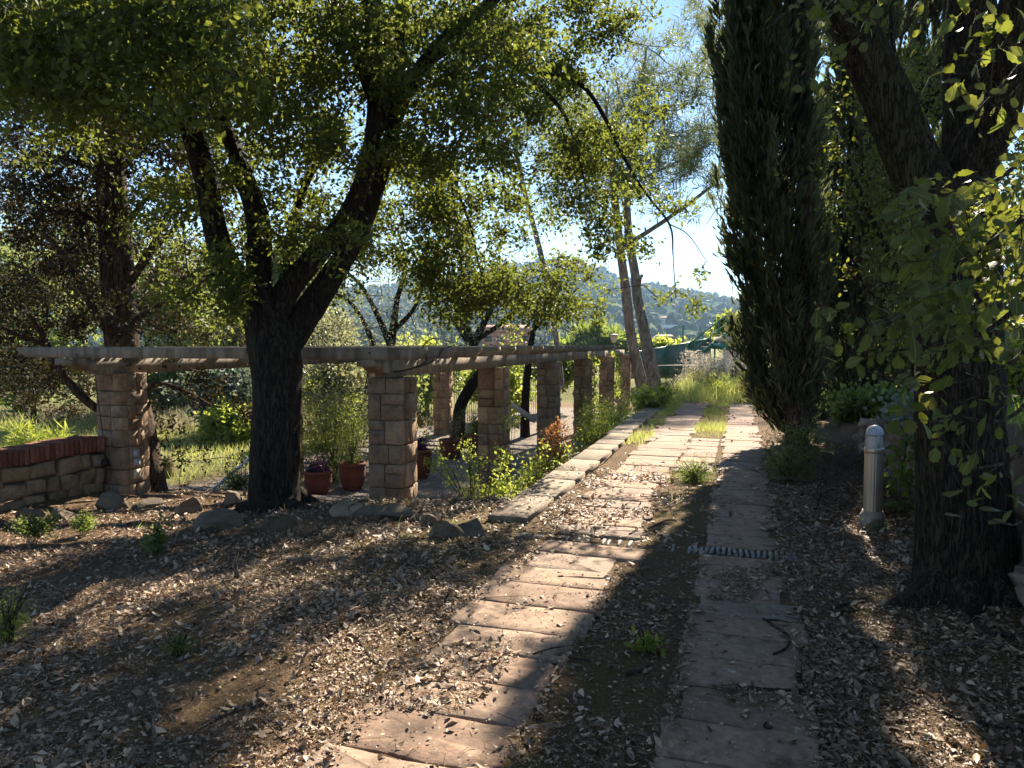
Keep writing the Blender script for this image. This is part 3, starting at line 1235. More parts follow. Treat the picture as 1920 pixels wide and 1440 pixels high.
# fittings on the leftmost pillar
fp = PG(-PW / 2 - .03, -4.37 - .12)
cab = Acc()
pts = [PG(-.28, -4.37 - .16, 1.17), PG(-.275, -4.37 - .14, .9), PG(-.272, -4.37 - .09, .5), PG(-.27, -4.37 - .045, .12), PG(-.27, -4.37 - .04, -.05)]
sp_, sr_ = smooth_path(pts, [.007] * 5, .05)
tube(cab, sp_, sr_, 6)
tag(cab.build("cable", M['black_plastic']), "thin dark cable running down the shaded face of the leftmost pillar", "cable")
jb = Acc()
cc = PG(-.262, -4.37 - .04, -.09)
tube(jb, [cc + gu * .0, cc - gu * .05], [.06, .055], 16)
tag(jb.build("junction_box", M['black_plastic']), "round black junction box at the end of the cable on the leftmost pillar", "junction box")
for nm, z, h, lab, mt in (("switch_box", .02, .05, "upper grey switch box on the side face of the leftmost pillar", 'grey_plastic'),
                          ("switch_box", -.10, .05, "lower grey switch box on the side face of the leftmost pillar", 'grey_plastic'),
                          ("sign_plate", -.27, .065, "small pale plate under the two switch boxes on the pillar", 'cream')):
    a = Acc()
    box_acc(a, (0, 0, 0), (.022, .05, h))
    box_acc(a, (.024, 0, 0), (.006, .032, h * .55), tint=.2)
    tag(link(nm, a.mesh(nm, M[mt]), None, PG(-.02, -4.37 + PW / 2 + .035, z), -GA), lab, "plate" if nm == "sign_plate" else "switch box",
        None if nm == "sign_plate" else "grey switch boxes on the leftmost pillar")

# ------------------------------------------------------------------ bank wall on the right
bw = thing("bank_wall", "old earth and stone bank wall behind the right hand oak", "wall", W(7, 1.7))
r = np.random.default_rng(41)
a = Acc()
sa = np.linspace(2.0, 11.5, 70)
za = np.linspace(0, 1, 10)
A_, B_ = np.meshgrid(sa, za, indexing='ij')
top = np.interp(A_, [2, 8, 10.5, 11.5], [.95, .9, .6, .35])
Zb = -.1 + (top + .1) * B_
Tb = 1.60 + .10 * B_ ** 2 + .16 * fbm(A_ * 2.2, B_ * 2.6, 3, 77)
a.add(np.stack([A_ * sA + Tb * cA, A_ * cA - Tb * sA, Zb], -1).reshape(-1, 3), None,
      [(i * 10 + j, i * 10 + j + 1, i * 10 + 11 + j, i * 10 + 10 + j) for i in range(69) for j in range(9)])
a.build("wall_face", M['bank_stone'], bw, True)
for k in range(60):
    s, z = r.uniform(2.6, 10.8), r.uniform(.02, .7)
    if z > np.interp(s, [2, 8, 10.5, 11.5], [.9, .85, .55, .3]):
        continue
    a = Acc()
    V = I1[0] * (1 + .16 * r.normal(size=(len(I1[0]), 1))) * np.array([r.uniform(.07, .15), r.uniform(.10, .2), r.uniform(.06, .12)])
    a.add(V, I1[1])
    link("stone", a.mesh("stone", M['bank_stone']), bw, W(s, 1.585 + .1 * z * z, z), -PA + r.normal() * .3)

# ------------------------------------------------------------------ rocks along the edge
ROCKS = [
    (60, 985, .26, .13, "flat shaded rock at the far left end of the rock edging"),
    (130, 975, .24, .14, "dull brown rock below the brick topped wall"),
    (205, 955, .30, .16, "grey rock at the foot of the leftmost pillar"),
    (285, 950, .26, .13, "dark low rock right of the leftmost pillar"),
    (345, 962, .20, .16, "upright grey rock between the pillar and the oak trunk"),
    (425, 985, .34, .17, "broad grey boulder left of the oak trunk"),
    (515, 992, .26, .11, "dark flat boulder at the foot of the oak trunk"),
    (440, 945, .24, .18, "dark rock behind the oak roots on the left"),
    (652, 966, .22, .11, "sunlit tan rock right of the oak roots"),
    (693, 963, .26, .13, "dark slanting slab of rock in front of the second pillar"),
    (742, 968, .26, .10, "sunlit pale rock at the foot of the near pillar"),
    (776, 978, .10, .10, "small dark rock with a sharp edge beside the pale rock"),
    (802, 986, .10, .08, "smallest dark rock of the pair before the near pillar"),
    (843, 958, .27, .17, "large dark angular rock tilted over the terrace edge"),
    (886, 972, .22, .15, "grey rock tucked behind the kerb end"),
    (880, 998, .24, .13, "smooth grey slanting rock beside the kerb end"),
    (842, 1003, .26, .10, "half buried rock with moss in front of the slanting rock"),
]
r = np.random.default_rng(17)
for (px, py, w, h, lab) in ROCKS:
    v, f = I3
    # cut by random planes: angular, then worn
    q = v.copy()
    for k in range(12):
        nrm_ = rand_dirs(1, r)[0]
        dcut = r.uniform(.35, .75)
        dd = q @ nrm_ - dcut
        q = q - np.outer(np.clip(dd, 0, None), nrm_)
    q = q * (1 + .05 * fbm(q[:, 0] * 4 + px, q[:, 1] * 4 + q[:, 2] * 3, 3, 4)[:, None] + .006 * r.normal(size=(len(q), 1)))
    q = q * np.array([w * 1.0, w * r.uniform(.6, .9), h * 1.35])
    an = r.uniform(-.5, .5)
    ax = r.uniform(-.35, .35)
    Rm = np.array(Matrix.Rotation(an, 3, 'Z') @ Matrix.Rotation(ax, 3, 'Y'))
    q = q @ Rm.T
    g = G(px, py, -.3)
    for _ in range(6):
        g = G(px, py, gzs(g[0], g[1]))
    a = Acc()
    a.add(q, f)
    o = link("rock", a.mesh("rock", M['rock']), None, (g[0], g[1], gzs(g[0], g[1]) + h * .04))
    tag(o, lab, "rock", "rocks edging the slope above the terrace")

# ------------------------------------------------------------------ bollard lamp
bp = G(1635, 998, 0.0)
bp[2] = gzs(bp[0], bp[1])
bol = thing("bollard_lamp", "fluted metal bollard lamp with a white domed head", "lamp", bp)


def lathe(prof, seg, flute=None, tint=.5):
    a = Acc()
    V = []
    for (rr, z) in prof:
        for k in range(seg):
            an = 2 * math.pi * k / seg
            r_ = rr
            if flute and flute[0] <= z <= flute[1]:
                r_ = rr - flute[2] * (.5 + .5 * math.cos(an * flute[3])) ** 3
            V.append((r_ * math.cos(an), r_ * math.sin(an), z))
    q = [(i * seg + k, i * seg + (k + 1) % seg, i * seg + seg + (k + 1) % seg, i * seg + seg + k) for i in range(len(prof) - 1) for k in range(seg)]
    a.add(V, None, q, tint)
    return a


def part(name, acc_, mat, parent, loc, smooth=True):
    return link(name, acc_.mesh(name, mat, smooth), parent, loc)


part("footing", lathe([(.0, -.1), (.115, -.1), (.115, .035), (.105, .05), (0, .05)], 24), M['kerb'], bol, bp)
part("base", lathe([(.108, .04), (.108, .075), (.10, .095), (.098, .12), (.086, .135), (.082, .155), (.0, .155)], 32), M['metal_base'], bol, bp)
part("shaft", lathe([(.074, .14), (.074, .16), (.074, .40), (.074, .62), (.074, .655)], 144, (.15, .66, .0028, 20)), M['metal'], bol, bp)
part("collar", lathe([(.0, .65), (.076, .65), (.078, .66), (.078, .685), (.075, .695), (.0, .695)], 32), M['metal'], bol, bp)
part("lamp_glass", lathe([(.062, .69), (.062, .79), (.06, .80), (0, .80)], 32), M['lamp_glass'], bol, bp)
part("cap", lathe([(0, .795), (.068, .795), (.070, .81), (.066, .835), (.055, .858), (.036, .876), (.015, .885), (0, .886)], 32), M['lamp_cap'], bol, bp)
for k in range(3):
    a = Acc()
    an = k * 2.094 + .5
    box_acc(a, (.067 * math.cos(an), .067 * math.sin(an), .745), (.005, .005, .055), an)
    part("guard_bar", a, M['lamp_cap'], bol, bp, False)

# ------------------------------------------------------------------ drain across the path
dr = thing("drain_grating", "steel slatted drain grating crossing the path between the slabs", "drain", W(DRAIN_S, -.6, .0))
a = Acc()
box_acc(a, (0, 0, 0), (1.16, .105, .015))
c = W(DRAIN_S, -.62)
link("channel", a.mesh("channel", M['tarp']), dr, (c[0], c[1], gzs(c[0], c[1]) - .022), -PA)
a = Acc()
box_acc(a, (0, 0, 0), (.012, .095, .010))
bar = a.mesh("slat", M['steel'])
for k in range(54):
    t = -1.72 + k * .0425
    c = W(DRAIN_S, t)
    if -.72 < t < -.5 or t < -1.5 or t > .42:
        continue
    link("slat", bar, dr, (c[0], c[1], gzs(c[0], c[1]) + (.003 if t > -.34 else -.009) + r.normal() * .003), -PA + r.normal() * .04)

# ------------------------------------------------------------------ trees


def crown_points(rows, x0, y0, cell, yfun, dens, r):
    out = []
    for j, row in enumerate(rows):
        for i, ch in enumerate(row):
            d = int(ch)
            if d == 0:
                continue
            n = r.poisson(dens * (d / 9.0) ** 1.15)
            px = x0 + (i + r.random(n)) * cell
            py = y0 + (j + r.random(n)) * cell
            for a, b in zip(px, py):
                out.append(P(a, b, yfun(a, b, r)))
    return np.array(out) if out else np.zeros((0, 3))


def clump(C, k, rad, r):
    """Each point becomes a flattened bunch of k points, so that the leaves gather in sprays with gaps between."""
    n = len(C)
    kk = np.repeat(np.arange(n), k)
    sz = r.uniform(.6, 1.35, (n, 1))
    off = r.normal(size=(n * k, 3)) * np.array([1, 1, .55]) * rad * sz[kk]
    return C[kk] + off


def limbs_mesh(acc, limbs, seg, rough, step, seed=0, tint=.5):
    """Limbs are lists of (px, py, Y, radius). Returns nodes along them for twigs to grow from."""
    nodes = []
    for k, lb in enumerate(limbs):
        pts = [P(*q[:3]) for q in lb]
        rad = [q[3] for q in lb]
        sp, sr = smooth_path(pts, rad, step)
        big = max(rad) > .05
        tube(acc, sp, sr, seg if big else 7, rough if big else 0, seed + k * 7, True, tint)
        st = max(1, int(.18 / step))
        nodes.append(np.column_stack([sp, sr])[::st])
    return np.concatenate(nodes)


def grow_twigs(acc, nodes, C, r, r0=.011, r1=.003, tint=.3):
    """Join every cluster centre to the nearest wood already grown."""
    pos = [nodes[:, :3]]
    d0 = np.full(len(C), 1e9)
    near = np.zeros((len(C), 3))
    for k in range(0, len(nodes), 400):
        D = np.linalg.norm(C[:, None] - nodes[None, k:k + 400, :3], axis=2)
        m = D.min(1)
        a = D.argmin(1)
        up = m < d0
        near[up] = nodes[k + a[up], :3]
        d0 = np.minimum(d0, m)
    order = np.argsort(d0)
    grown = np.zeros((len(C), 3))
    A, B = [], []
    ng = 0
    lev = np.zeros(len(C))
    for i in order:
        best, src = d0[i], near[i]
        if ng:
            dd = np.linalg.norm(grown[:ng] - C[i], axis=1)
            j = dd.argmin()
            if dd[j] < best * .85:
                best, src = dd[j], grown[j]
        A.append(src)
        B.append(C[i])
        grown[ng] = C[i]
        ng += 1
    A, B = np.array(A), np.array(B)
    L = np.linalg.norm(B - A, axis=1)
    twig_batch(acc, A, B, np.clip(r0 * (.5 + L), r1, r0 * 2), r1, tint, .10, r)
    return A, B


def leaf_cloud(acc, C, per, spread, size, tmpl, r, tint_mu=.5, tint_sd=.22, droop=.35, up=.35, cl_tint=.18):
    n = len(C) * per
    base = np.repeat(C, per, 0)
    pos = base + r.normal(size=(n, 3)) * np.asarray(spread) * np.repeat(r.uniform(.6, 1.25, (len(C), 1)), per, 0)
    d = rand_dirs(n, r) + np.array([0, 0, -droop]) + .35 * norm(pos - base)
    nn = rand_dirs(n, r) + np.array([0, 0, up])
    t = np.clip(tint_mu + np.repeat(r.normal(size=len(C)) * cl_tint, per) + r.normal(size=n) * tint_sd, 0, 1)
    scatter(acc, tmpl, pos, d, nn, size * r.uniform(.65, 1.25, n), t)


def make_tree(name, label, base, limbs, C, leafspec, barkm, leafm, seed, seg=14, rough=.012, step=.06, group=None, twig_r=(.011, .003), cat="tree", twigs=True, twig_mat=None):
    r = np.random.default_rng(seed)
    t = thing(name, label, cat, base, group)
    a = Acc()
    nodes = limbs_mesh(a, limbs, seg, rough, step, seed)
    a.build("trunk", barkm, t, True)
    if twigs and len(C):
        a = Acc()
        grow_twigs(a, nodes, C, r, *twig_r)
        a.build("branches", twig_mat or M['twig'], t)["kind"] = "stuff"
    a = Acc()
    for sp in leafspec:
        leaf_cloud(a, C, r=r, **sp)
    a.build("crown", leafm, t)
    return t


# --- the big holm oak on the left
r = np.random.default_rng(101)
OB = P(515, 960, 7.9)
oak_limbs = [
    [(517, 985, 7.9, .36), (516, 955, 7.9, .30), (515, 900, 7.9, .275), (517, 820, 7.9, .262), (520, 740, 7.9, .262), (519, 690, 7.9, .275), (512, 650, 7.9, .28), (500, 610, 7.9, .235),
     (488, 570, 7.9, .21), (478, 545, 7.9, .19)],
    [(490, 590, 7.85, .17), (448, 532, 7.8, .145), (415, 470, 7.75, .125), (398, 400, 7.7, .115), (383, 320, 7.6, .118), (352, 230, 7.5, .108), (300, 130, 7.3, .095), (262, 60, 7.2, .085), (232, -20, 7.1, .075),
     (190, -160, 7.0, .05)],
    [(482, 560, 7.95, .16), (486, 490, 8.0, .140), (483, 410, 8.1, .128), (462, 345, 8.2, .112), (435, 270, 8.3, .092), (405, 190, 8.4, .078), (390, 100, 8.5, .062), (392, 0, 8.6, .05), (400, -150, 8.8, .03)],
    [(505, 600, 7.9, .17), (545, 535, 7.9, .132), (600, 470, 7.9, .115), (650, 405, 7.9, .102), (685, 320, 7.85, .094), (703, 210, 7.8, .085), (698, 100, 7.8, .078), (690, 0, 7.7, .068), (670, -180, 7.6, .05)],
    [(530, 650, 8.05, .20), (575, 590, 8.15, .165), (628, 510, 8.3, .138), (675, 430, 8.4, .115), (712, 330, 8.5, .095), (742, 225, 8.5, .082), (782, 135, 8.5, .072), (845, 60, 8.4, .062), (925, 0, 8.3, .05), (1040, -90, 8.2, .035)],
    [(528, 560, 8.3, .08), (540, 500, 8.5, .066), (548, 430, 8.7, .055), (572, 350, 8.9, .042), (610, 270, 9.0, .03), (640, 200, 9.1, .015)],
    [(700, 180, 7.8, .08), (668, 100, 7.7, .07), (640, 40, 7.6, .06), (610, -40, 7.5, .045)],
    [(705, 250, 8.0, .07), (745, 150, 8.1, .065), (750, 60, 8.2, .055), (765, -60, 8.3, .04)],
    [(770, 150, 8.5, .052), (830, 98, 8.7, .046), (882, 84, 8.9, .042), (945, 118, 9.2, .036), (1010, 134, 9.5, .032), (1085, 156, 9.8, .028), (1128, 210, 9.9, .024), (1165, 285, 10.0, .020), (1205, 355, 10.0, .016), (1255, 420, 10.0, .010),
     (1262, 480, 10.0, .007), (1268, 560, 10.0, .005)],
    [(960, 122, 9.25, .035), (1020, 170, 9.5, .03), (1062, 222, 9.6, .025), (1085, 295, 9.7, .019), (1100, 360, 9.7, .01)],
    [(870, 90, 8.8, .03), (872, 190, 9.2, .030), (868, 250, 9.7, .028), (842, 310, 10.0, .026), (862, 370, 10.2, .024), (884, 430, 10.3, .020), (902, 510, 10.4, .015), (940, 570, 10.4, .009)],
    [(842, 320, 10.0, .020), (852, 380, 10.2, .017), (860, 470, 10.3, .014), (880, 560, 10.4, .008)],
    [(1255, 420, 10, .010), (1290, 440, 10, .007), (1325, 490, 10, .004)],
    [(470, 560, 7.7, .05), (420, 510, 7.4, .035), (390, 520, 7.2, .02)],
    # boughs above the frame
    [(232, -20, 7.1, .06), (150, -250, 6.4, .04), (40, -420, 5.6, .02)],
    [(690, 0, 7.7, .06), (600, -260, 7.2, .045), (560, -520, 6.8, .02)],
    [(925, 0, 8.3, .05), (900, -220, 8.6, .035), (880, -420, 9.0, .02)],
]
OAK = ["9999976789888870",
       "8788887778887620",
       "4446776577787652",
       "1123355567763652",
       "0012244467641344",
       "0001224576501342",
       "0000210025674101",
       "0000210001356200"]


def oak_y(px, py, r):
    if px < 420 and py < 200:
        return r.uniform(4.4, 8.2)
    if px > 690 and py > 310 and px < 1080:
        return r.uniform(9.6, 11.2)
    if px > 1000:
        return r.uniform(9.2, 10.7)
    return r.uniform(7.6, 9.9) if r.random() < .8 else r.uniform(6.6, 7.6)


C1 = clump(crown_points(OAK, 0, 0, 80, oak_y, 7.4, r), 8, .17, r)
C1 = np.vstack([C1, clump(crown_points(['0122210', '1344320', '2455432', '1446543', '0235542', '0012332'], 690, 320, 60, oak_y, 4.0, r), 8, .19, r)])
low = 645.6 - (C1[:, 2] - CZ) / C1[:, 1] * F
C1 = C1[~((low > 600) & (C1[:, 0] / C1[:, 1] * F + 960 > 660))]
C1b = crown_points(["008", "009", "006"], 335, 470, 40, lambda a, b, q: q.uniform(7.1, 7.8), 20, r)
C1c = crown_points(["03", "06", "06", "03"], 1240, 460, 40, lambda a, b, q: q.uniform(9.9, 10.2), 2.4, r)
C1d = crown_points(["006", "058", "890", "580"], 1220, 420, 40, lambda a, b, q: q.uniform(9.9, 10.2), .9, r)
# crown over the frame: it shades the ground in front
n = 1300
v = rand_dirs(n, r) * r.random((n, 1)) ** .4
C2 = np.array([-2.9, 8.3, 6.3]) + v * np.array([3.9, 4.2, 2.9])
C2 = C2[(C2[:, 2] > CZ + C2[:, 1] * .50)]
gap = fbm(C2[:, 0] * 1.0, C2[:, 1] * 1.0, 2, 55) > -.09
C2 = clump(C2[~gap], 7, .32, r)
# unseen boughs added over and behind the viewer to block skylight
n = 1500
C3 = np.column_stack([r.uniform(-7, .2, n), r.uniform(-4.5, 5.0, n), r.uniform(4.0, 7.5, n)])
C3 = C3[C3[:, 2] > CZ + .9 + np.clip(C3[:, 1], 0, 9) * .53]
C3 = C3[fbm(C3[:, 0] * .7, C3[:, 1] * .7, 2, 56) < .16][:380]
C4 = np.column_stack([r.uniform(-6.8, -2.6, 330), r.uniform(8.8, 12.0, 330), r.uniform(6.2, 8.8, 330)])  # extra bunches added above the frame to shade the upper left leaves
C4 = clump(C4[C4[:, 2] > CZ + C4[:, 1] * .50], 6, .32, r)
t = thing("holm_oak", "large dark holm oak with several stems shading the left of the picture", "tree", OB)
a = Acc()
nodes = limbs_mesh(a, oak_limbs, 44, .016, .05, 3)
# surface roots and flare at the foot
for k, (an, L) in enumerate([(.5, 1.1), (1.3, .8), (2.6, .9), (3.6, .7), (4.6, .6), (5.6, .9)]):
    b = np.array([OB[0], OB[1], 0])
    pts = []
    for u, lift in ((.12, .20), (.3, .05), (.6, .0), (1.0, -.07)):
        q = b + np.array([math.cos(an + .15 * u), math.sin(an + .15 * u), 0]) * L * u
        q[2] = gzs(q[0], q[1]) + lift
        pts.append(q)
    sp, sr = smooth_path(pts, [.13, .09, .055, .03], .06)
    tube(a, sp, sr, 12, .01, k)
a.build("trunk", M['bark_oak'], t, True)
Call = np.vstack([C1, C1b, C1c, C1d, C2, C3, C4])
a = Acc()
grow_twigs(a, nodes, Call, r, .010, .0028)
a.build("branches", M["twig"], t)["kind"] = "stuff"
a = Acc()
LO = leaf4(.52)
leaf_cloud(a, np.vstack([C1, C1b, C1c, C1d]), 15, .085, .070, leaf2(.55), r, .5, .25, .3, .25)
leaf_cloud(a, np.vstack([C1, C1b, C1c, C1d]), 17, .085, .070, LO, r, .5, .25, .3, .25)
leaf_cloud(a, C4, 14, .17, .115, leaf2(.6), r, .5, .2, .3, .4)
leaf_cloud(a, np.vstack([C2, C3]), 20, .17, .088, leaf2(.55), r, .5, .2, .3, .4)
a.build("crown", M['leaf_oak'], t)

# --- dark conifer on the far left
r = np.random.default_rng(102)
ced_limbs = [
    [(285, 960, 11.3, .40), (276, 930, 11.3, .33), (265, 860, 11.3, .29), (248, 760, 11.3, .265), (234, 680, 11.3, .255), (226, 600, 11.3, .25), (216, 450, 11.3, .235), (206, 300, 11.3, .215), (201, 150, 11.3, .20), (196, 0, 11.3, .18),
     (190, -250, 11.3, .13)],
    [(222, 640, 11.2, .06), (185, 600, 10.8, .055), (150, 530, 10.5, .05), (120, 480, 10.3, .045), (85, 440, 10.2, .03)],
    [(235, 790, 11.2, .07), (170, 758, 10.9, .065), (120, 705, 10.7, .06), (95, 660, 10.6, .05), (70, 610, 10.6, .04), (40, 570, 10.5, .025)],
    [(95, 650, 10.6, .04), (40, 630, 10.4, .03), (-20, 600, 10.2, .02)],
    [(245, 530, 11.3, .055), (290, 465, 11.2, .048), (330, 425, 11.1, .04), (372, 380, 11.0, .025)],
    [(245, 520, 11.4, .05), (285, 460, 11.6, .042), (320, 390, 11.7, .034), (355, 330, 11.8, .02)],
    [(250, 600, 11.3, .05), (300, 570, 11.0, .04), (345, 520, 10.9, .03), (400, 500, 10.8, .018)],
    [(240, 420, 11.3, .045), (290, 350, 11.3, .035), (340, 300, 11.3, .02)],
    [(225, 320, 11.3, .045), (280, 260, 11.2, .035), (330, 190, 11.2, .02)],
    [(200, 430, 11.3, .045), (150, 400, 11.0, .035), (80, 395, 10.8, .02)],
    [(195, 330, 11.3, .045), (130, 300, 11.0, .035), (60, 290, 10.7, .02)],
    [(195, 220, 11.3, .045), (130, 170, 11.0, .035), (50, 150, 10.7, .02)],
    [(255, 740, 11.2, .05), (300, 720, 10.9, .04), (350, 735, 10.8, .03), (395, 760, 10.7, .02)],
    [(255, 700, 11.2, .04), (320, 690, 11.4, .03), (390, 700, 11.6, .02)],
]
CED = ["444321", "666542", "776653", "887553", "787453", "776442", "665442", "654421", "532220", "310231", "000120"]
C = clump(crown_points(CED, 0, 0, 80, lambda a, b, q: q.uniform(9.9, 12.6), 9, r), 7, .20, r)
n = 900
v = rand_dirs(n, r) * r.random((n, 1)) ** .5
Cx = np.array([-6.6, 11.3, 8.2]) + v * np.array([3.2, 3.0, 4.0])
Cx = Cx[Cx[:, 2] > CZ + Cx[:, 1] * .49]
make_tree("cedar_tree", "tall dark conifer with a straight brown trunk behind the leftmost pillar", P(276, 930, 11.3), ced_limbs, np.vstack([C, Cx]),
          [dict(per=34, spread=.075, size=.066, tmpl=leaf2(.55), tint_mu=.45, droop=.2, up=.2)], M['bark_cypress'], M['leaf_cedar'], 103, 20, .012, .08, None, (.009, .0028))

# --- cypresses on the right
r = np.random.default_rng(110)


def cypress(name, label, base, prof, n, leafm, seed, depth, trunk_px, group, dead=0, spr=.13, toff=0.0):
    """prof: (py, left px, right px) silhouette at the tree's own distance; sprays fill a column of that width."""
    r = np.random.default_rng(seed)
    Y = base[1]
    t = thing(name, label, "tree", base, group)
    pr = np.array(prof, float)
    k = Y / F
    npl = n // 90
    # plumes: upright flame shaped bundles of sprays, set round the column
    ppy = pr[0, 0] + (pr[-1, 0] - pr[0, 0]) * r.random(npl) ** 1.05
    pang = r.uniform(0, 2 * math.pi, npl)
    prad = r.random(npl) ** .5 * np.where(r.random(npl) < .12, 1.16, 1.0)
    plen = r.uniform(.5, 1.25, npl) / k
    pw = r.uniform(.07, .15, npl) / k
    ptint = r.normal(size=npl) * .32
    idx = r.integers(0, npl, n)
    u = r.random(n)
    py = np.clip(ppy[idx] - (u - .35) * plen[idx], pr[0, 0], pr[-1, 0])
    L = np.interp(py, pr[:, 0], pr[:, 1])
    R = np.interp(py, pr[:, 0], pr[:, 2])
    cx, hw = (L + R) / 2, (R - L) / 2
    ang = pang[idx]
    rad = prad[idx] * hw * (1 + .10 * (u - .4))
    w_ = pw[idx] * np.sin(np.clip(u * 1.05 + .06, 0, 1) * math.pi) ** .7
    X = (cx - 960) * k + (np.cos(ang) * rad + r.normal(size=n) * w_ * .6) * k
    Yp = Y + (np.sin(ang) * rad * depth + r.normal(size=n) * w_ * .6) * k
    Z = CZ - (py - 645.6) * k
    pos = np.column_stack([X, Yp, Z])
    out = np.column_stack([np.cos(ang), np.sin(ang), np.zeros(n)])
    d = out * .38 + np.array([0, 0, 1.0]) + r.normal(size=(n, 3)) * .28
    a = Acc()
    tint = np.clip(.45 + ptint[idx] + .35 * (u - .5) + r.normal(size=n) * .15, 0, 1)
    fan = (np.array([[0, 0, 0], [-.10, .45, .04], [-.02, 1, 0], [.06, .5, -.05], [.16, .82, .05]]), np.array([[0, 2, 1], [0, 3, 2], [0, 4, 3]]))
    scatter(a, fan, pos, d, rand_dirs(n, r), spr * r.uniform(.6, 1.5, n), tint)
    a.build("crown", leafm, t)
    a = Acc()
    tp = [P(q[0], q[1], Y - toff) for q in trunk_px]
    sp, sr = smooth_path(tp, [q[2] for q in trunk_px], .1)
    tube(a, sp, sr, 18, .012, seed)
    a.build("trunk", M['bark_cypress'], t, True)
    a = Acc()
    m = n // 45
    i = r.integers(0, n, m)
    A = np.column_stack([np.interp(pos[i, 2] - .6, sp[:, 2], sp[:, 0]), np.full(m, Y), pos[i, 2] - r.uniform(.3, 1.0, m)])
    A[:, 2] = np.maximum(A[:, 2], .25)
    twig_batch(a, A, pos[i], .012, .004, .4, .12, r)
    if dead:
        py = r.uniform(480, 800, dead)
        z = CZ - (py - 645.6) * k
        Lx = np.interp(py, pr[:, 0], pr[:, 1])
        Rx = np.interp(py, pr[:, 0], pr[:, 2])
        u = r.uniform(.25, .95, dead)
        B = np.column_stack([((Lx + (Rx - Lx) * u) - 960) * k, Y - r.uniform(.9, 1.12, dead) * (Rx - Lx) / 2 * k, z])
        A = np.column_stack([np.interp(z - .3, sp[:, 2], sp[:, 0]) + r.normal(size=dead) * .1, Y - r.uniform(.05, .25, dead), z - r.uniform(.25, .7, dead)])
        b2 = Acc()
        twig_batch(b2, A, B, .007, .0025, .6, .16, r)
        b2.build("dead_twigs", M['twig_pale'], t)
    a.build("branches", M["twig"], t)["kind"] = "stuff"
    return t


cb = G(1490, 835, 0)
cypress("cypress_tree", "tall dark cypress standing right beside the path with bare twigs low down", cb,
        [(-560, 1400, 1480), (-300, 1355, 1500), (0, 1336, 1510), (100, 1336, 1514), (200, 1344, 1520), (300, 1346, 1526), (400, 1350, 1532), (480, 1360, 1536), (530, 1378, 1538), (565, 1392, 1538),
         (600, 1382, 1540), (660, 1390, 1546), (720, 1406, 1540), (770, 1432, 1530), (812, 1472, 1514)], 58000, M['leaf_cypress'], 111, 1.0,
        [(1492, 850, .24), (1494, 820, .17), (1502, 700, .14), (1510, 500, .125), (1512, 300, .11), (1505, 0, .09), (1470, -400, .04)], "cypresses right of the path", 420, .18, .3)
cypress("cypress_tree", "second cypress set back behind the first with loose dark foliage", np.array([P(1600, 790, 15.0)[0], 15.0, 0.0]),
        [(-350, 1560, 1640), (0, 1535, 1676), (120, 1540, 1675), (300, 1526, 1678), (480, 1520, 1680), (650, 1518, 1695), (740, 1540, 1690), (772, 1565, 1660)], 40000, M['leaf_cypress'], 112, 1.0,
        [(1604, 800, .22), (1602, 600, .17), (1600, 200, .12), (1600, -200, .06)], "cypresses right of the path", 200, .25)
cypress("cypress_tree", "third cypress half hidden behind the leaning oak limb", np.array([P(1712, 770, 17.0)[0], 17.0, 0.2]),
        [(-250, 1680, 1740), (0, 1668, 1762), (300, 1660, 1770), (600, 1655, 1775), (760, 1680, 1750)], 18000, M['leaf_cypress'], 113, 1.0,
        [(1712, 790, .22), (1712, 500, .17), (1712, 0, .10)], "cypresses right of the path", 0, .26)

# --- the oak on the right with its spray of large leaves in front
r = np.random.default_rng(120)
RB = G(1808, 1143, 0)
ro_limbs = [
    [(1805, 1175, 4.26, .40), (1806, 1140, 4.26, .325), (1806, 1100, 4.26, .275), (1806, 1020, 4.26, .255), (1804, 920, 4.26, .242), (1798, 820, 4.26, .232), (1797, 720, 4.26, .228), (1795, 600, 4.26, .225), (1792, 480, 4.26, .225), (1780, 400, 4.26, .21), (1765, 350, 4.28, .18)],
    [(1775, 420, 4.28, .17), (1725, 330, 4.35, .150), (1690, 245, 4.4, .142), (1655, 165, 4.45, .135), (1618, 85, 4.5, .125), (1600, 30, 4.5, .12), (1580, -60, 4.5, .10), (1540, -250, 4.4, .07)],
    [(1625, 110, 4.5, .07), (1588, 60, 4.4, .058), (1560, 20, 4.35, .052), (1530, -40, 4.3, .045), (1470, -140, 4.2, .03)],
    [(1795, 440, 4.3, .19), (1812, 330, 4.5, .165), (1822, 230, 4.6, .160), (1818, 120, 4.7, .150), (1822, 20, 4.8, .14), (1830, -120, 4.9, .11), (1850, -350, 5, .07)],
    [(1810, 330, 4.4, .12), (1858, 240, 4.3, .125), (1880, 150, 4.2, .12), (1900, 50, 4.1, .115), (1930, -60, 4.0, .09), (1990, -260, 3.8, .06)],
]
t = thing("oak_tree", "mossy trunked oak on the right with large bright leaves hanging in front", "tree", RB)
a = Acc()
nodes = limbs_mesh(a, ro_limbs, 84, .018, .03, 9)
for k, (an, L) in enumerate([(3.3, .75), (4.2, .6), (5.1, .6), (2.2, .5), (.2, .5)]):
    pts = []
    for u, lift in ((.15, .12), (.4, .0), (.7, -.05), (1.1, -.10)):
        q = np.array([RB[0], RB[1], 0]) + np.array([math.cos(an), math.sin(an), 0]) * L * u
        q[2] = gzs(q[0], q[1]) + lift
        pts.append(q)
    sp, sr = smooth_path(pts, [.14, .10, .06, .02], .05)
    tube(a, sp, sr, 16, .008, k)
trunk = a.build("trunk", M['bark_oak_mossy'], t, True)

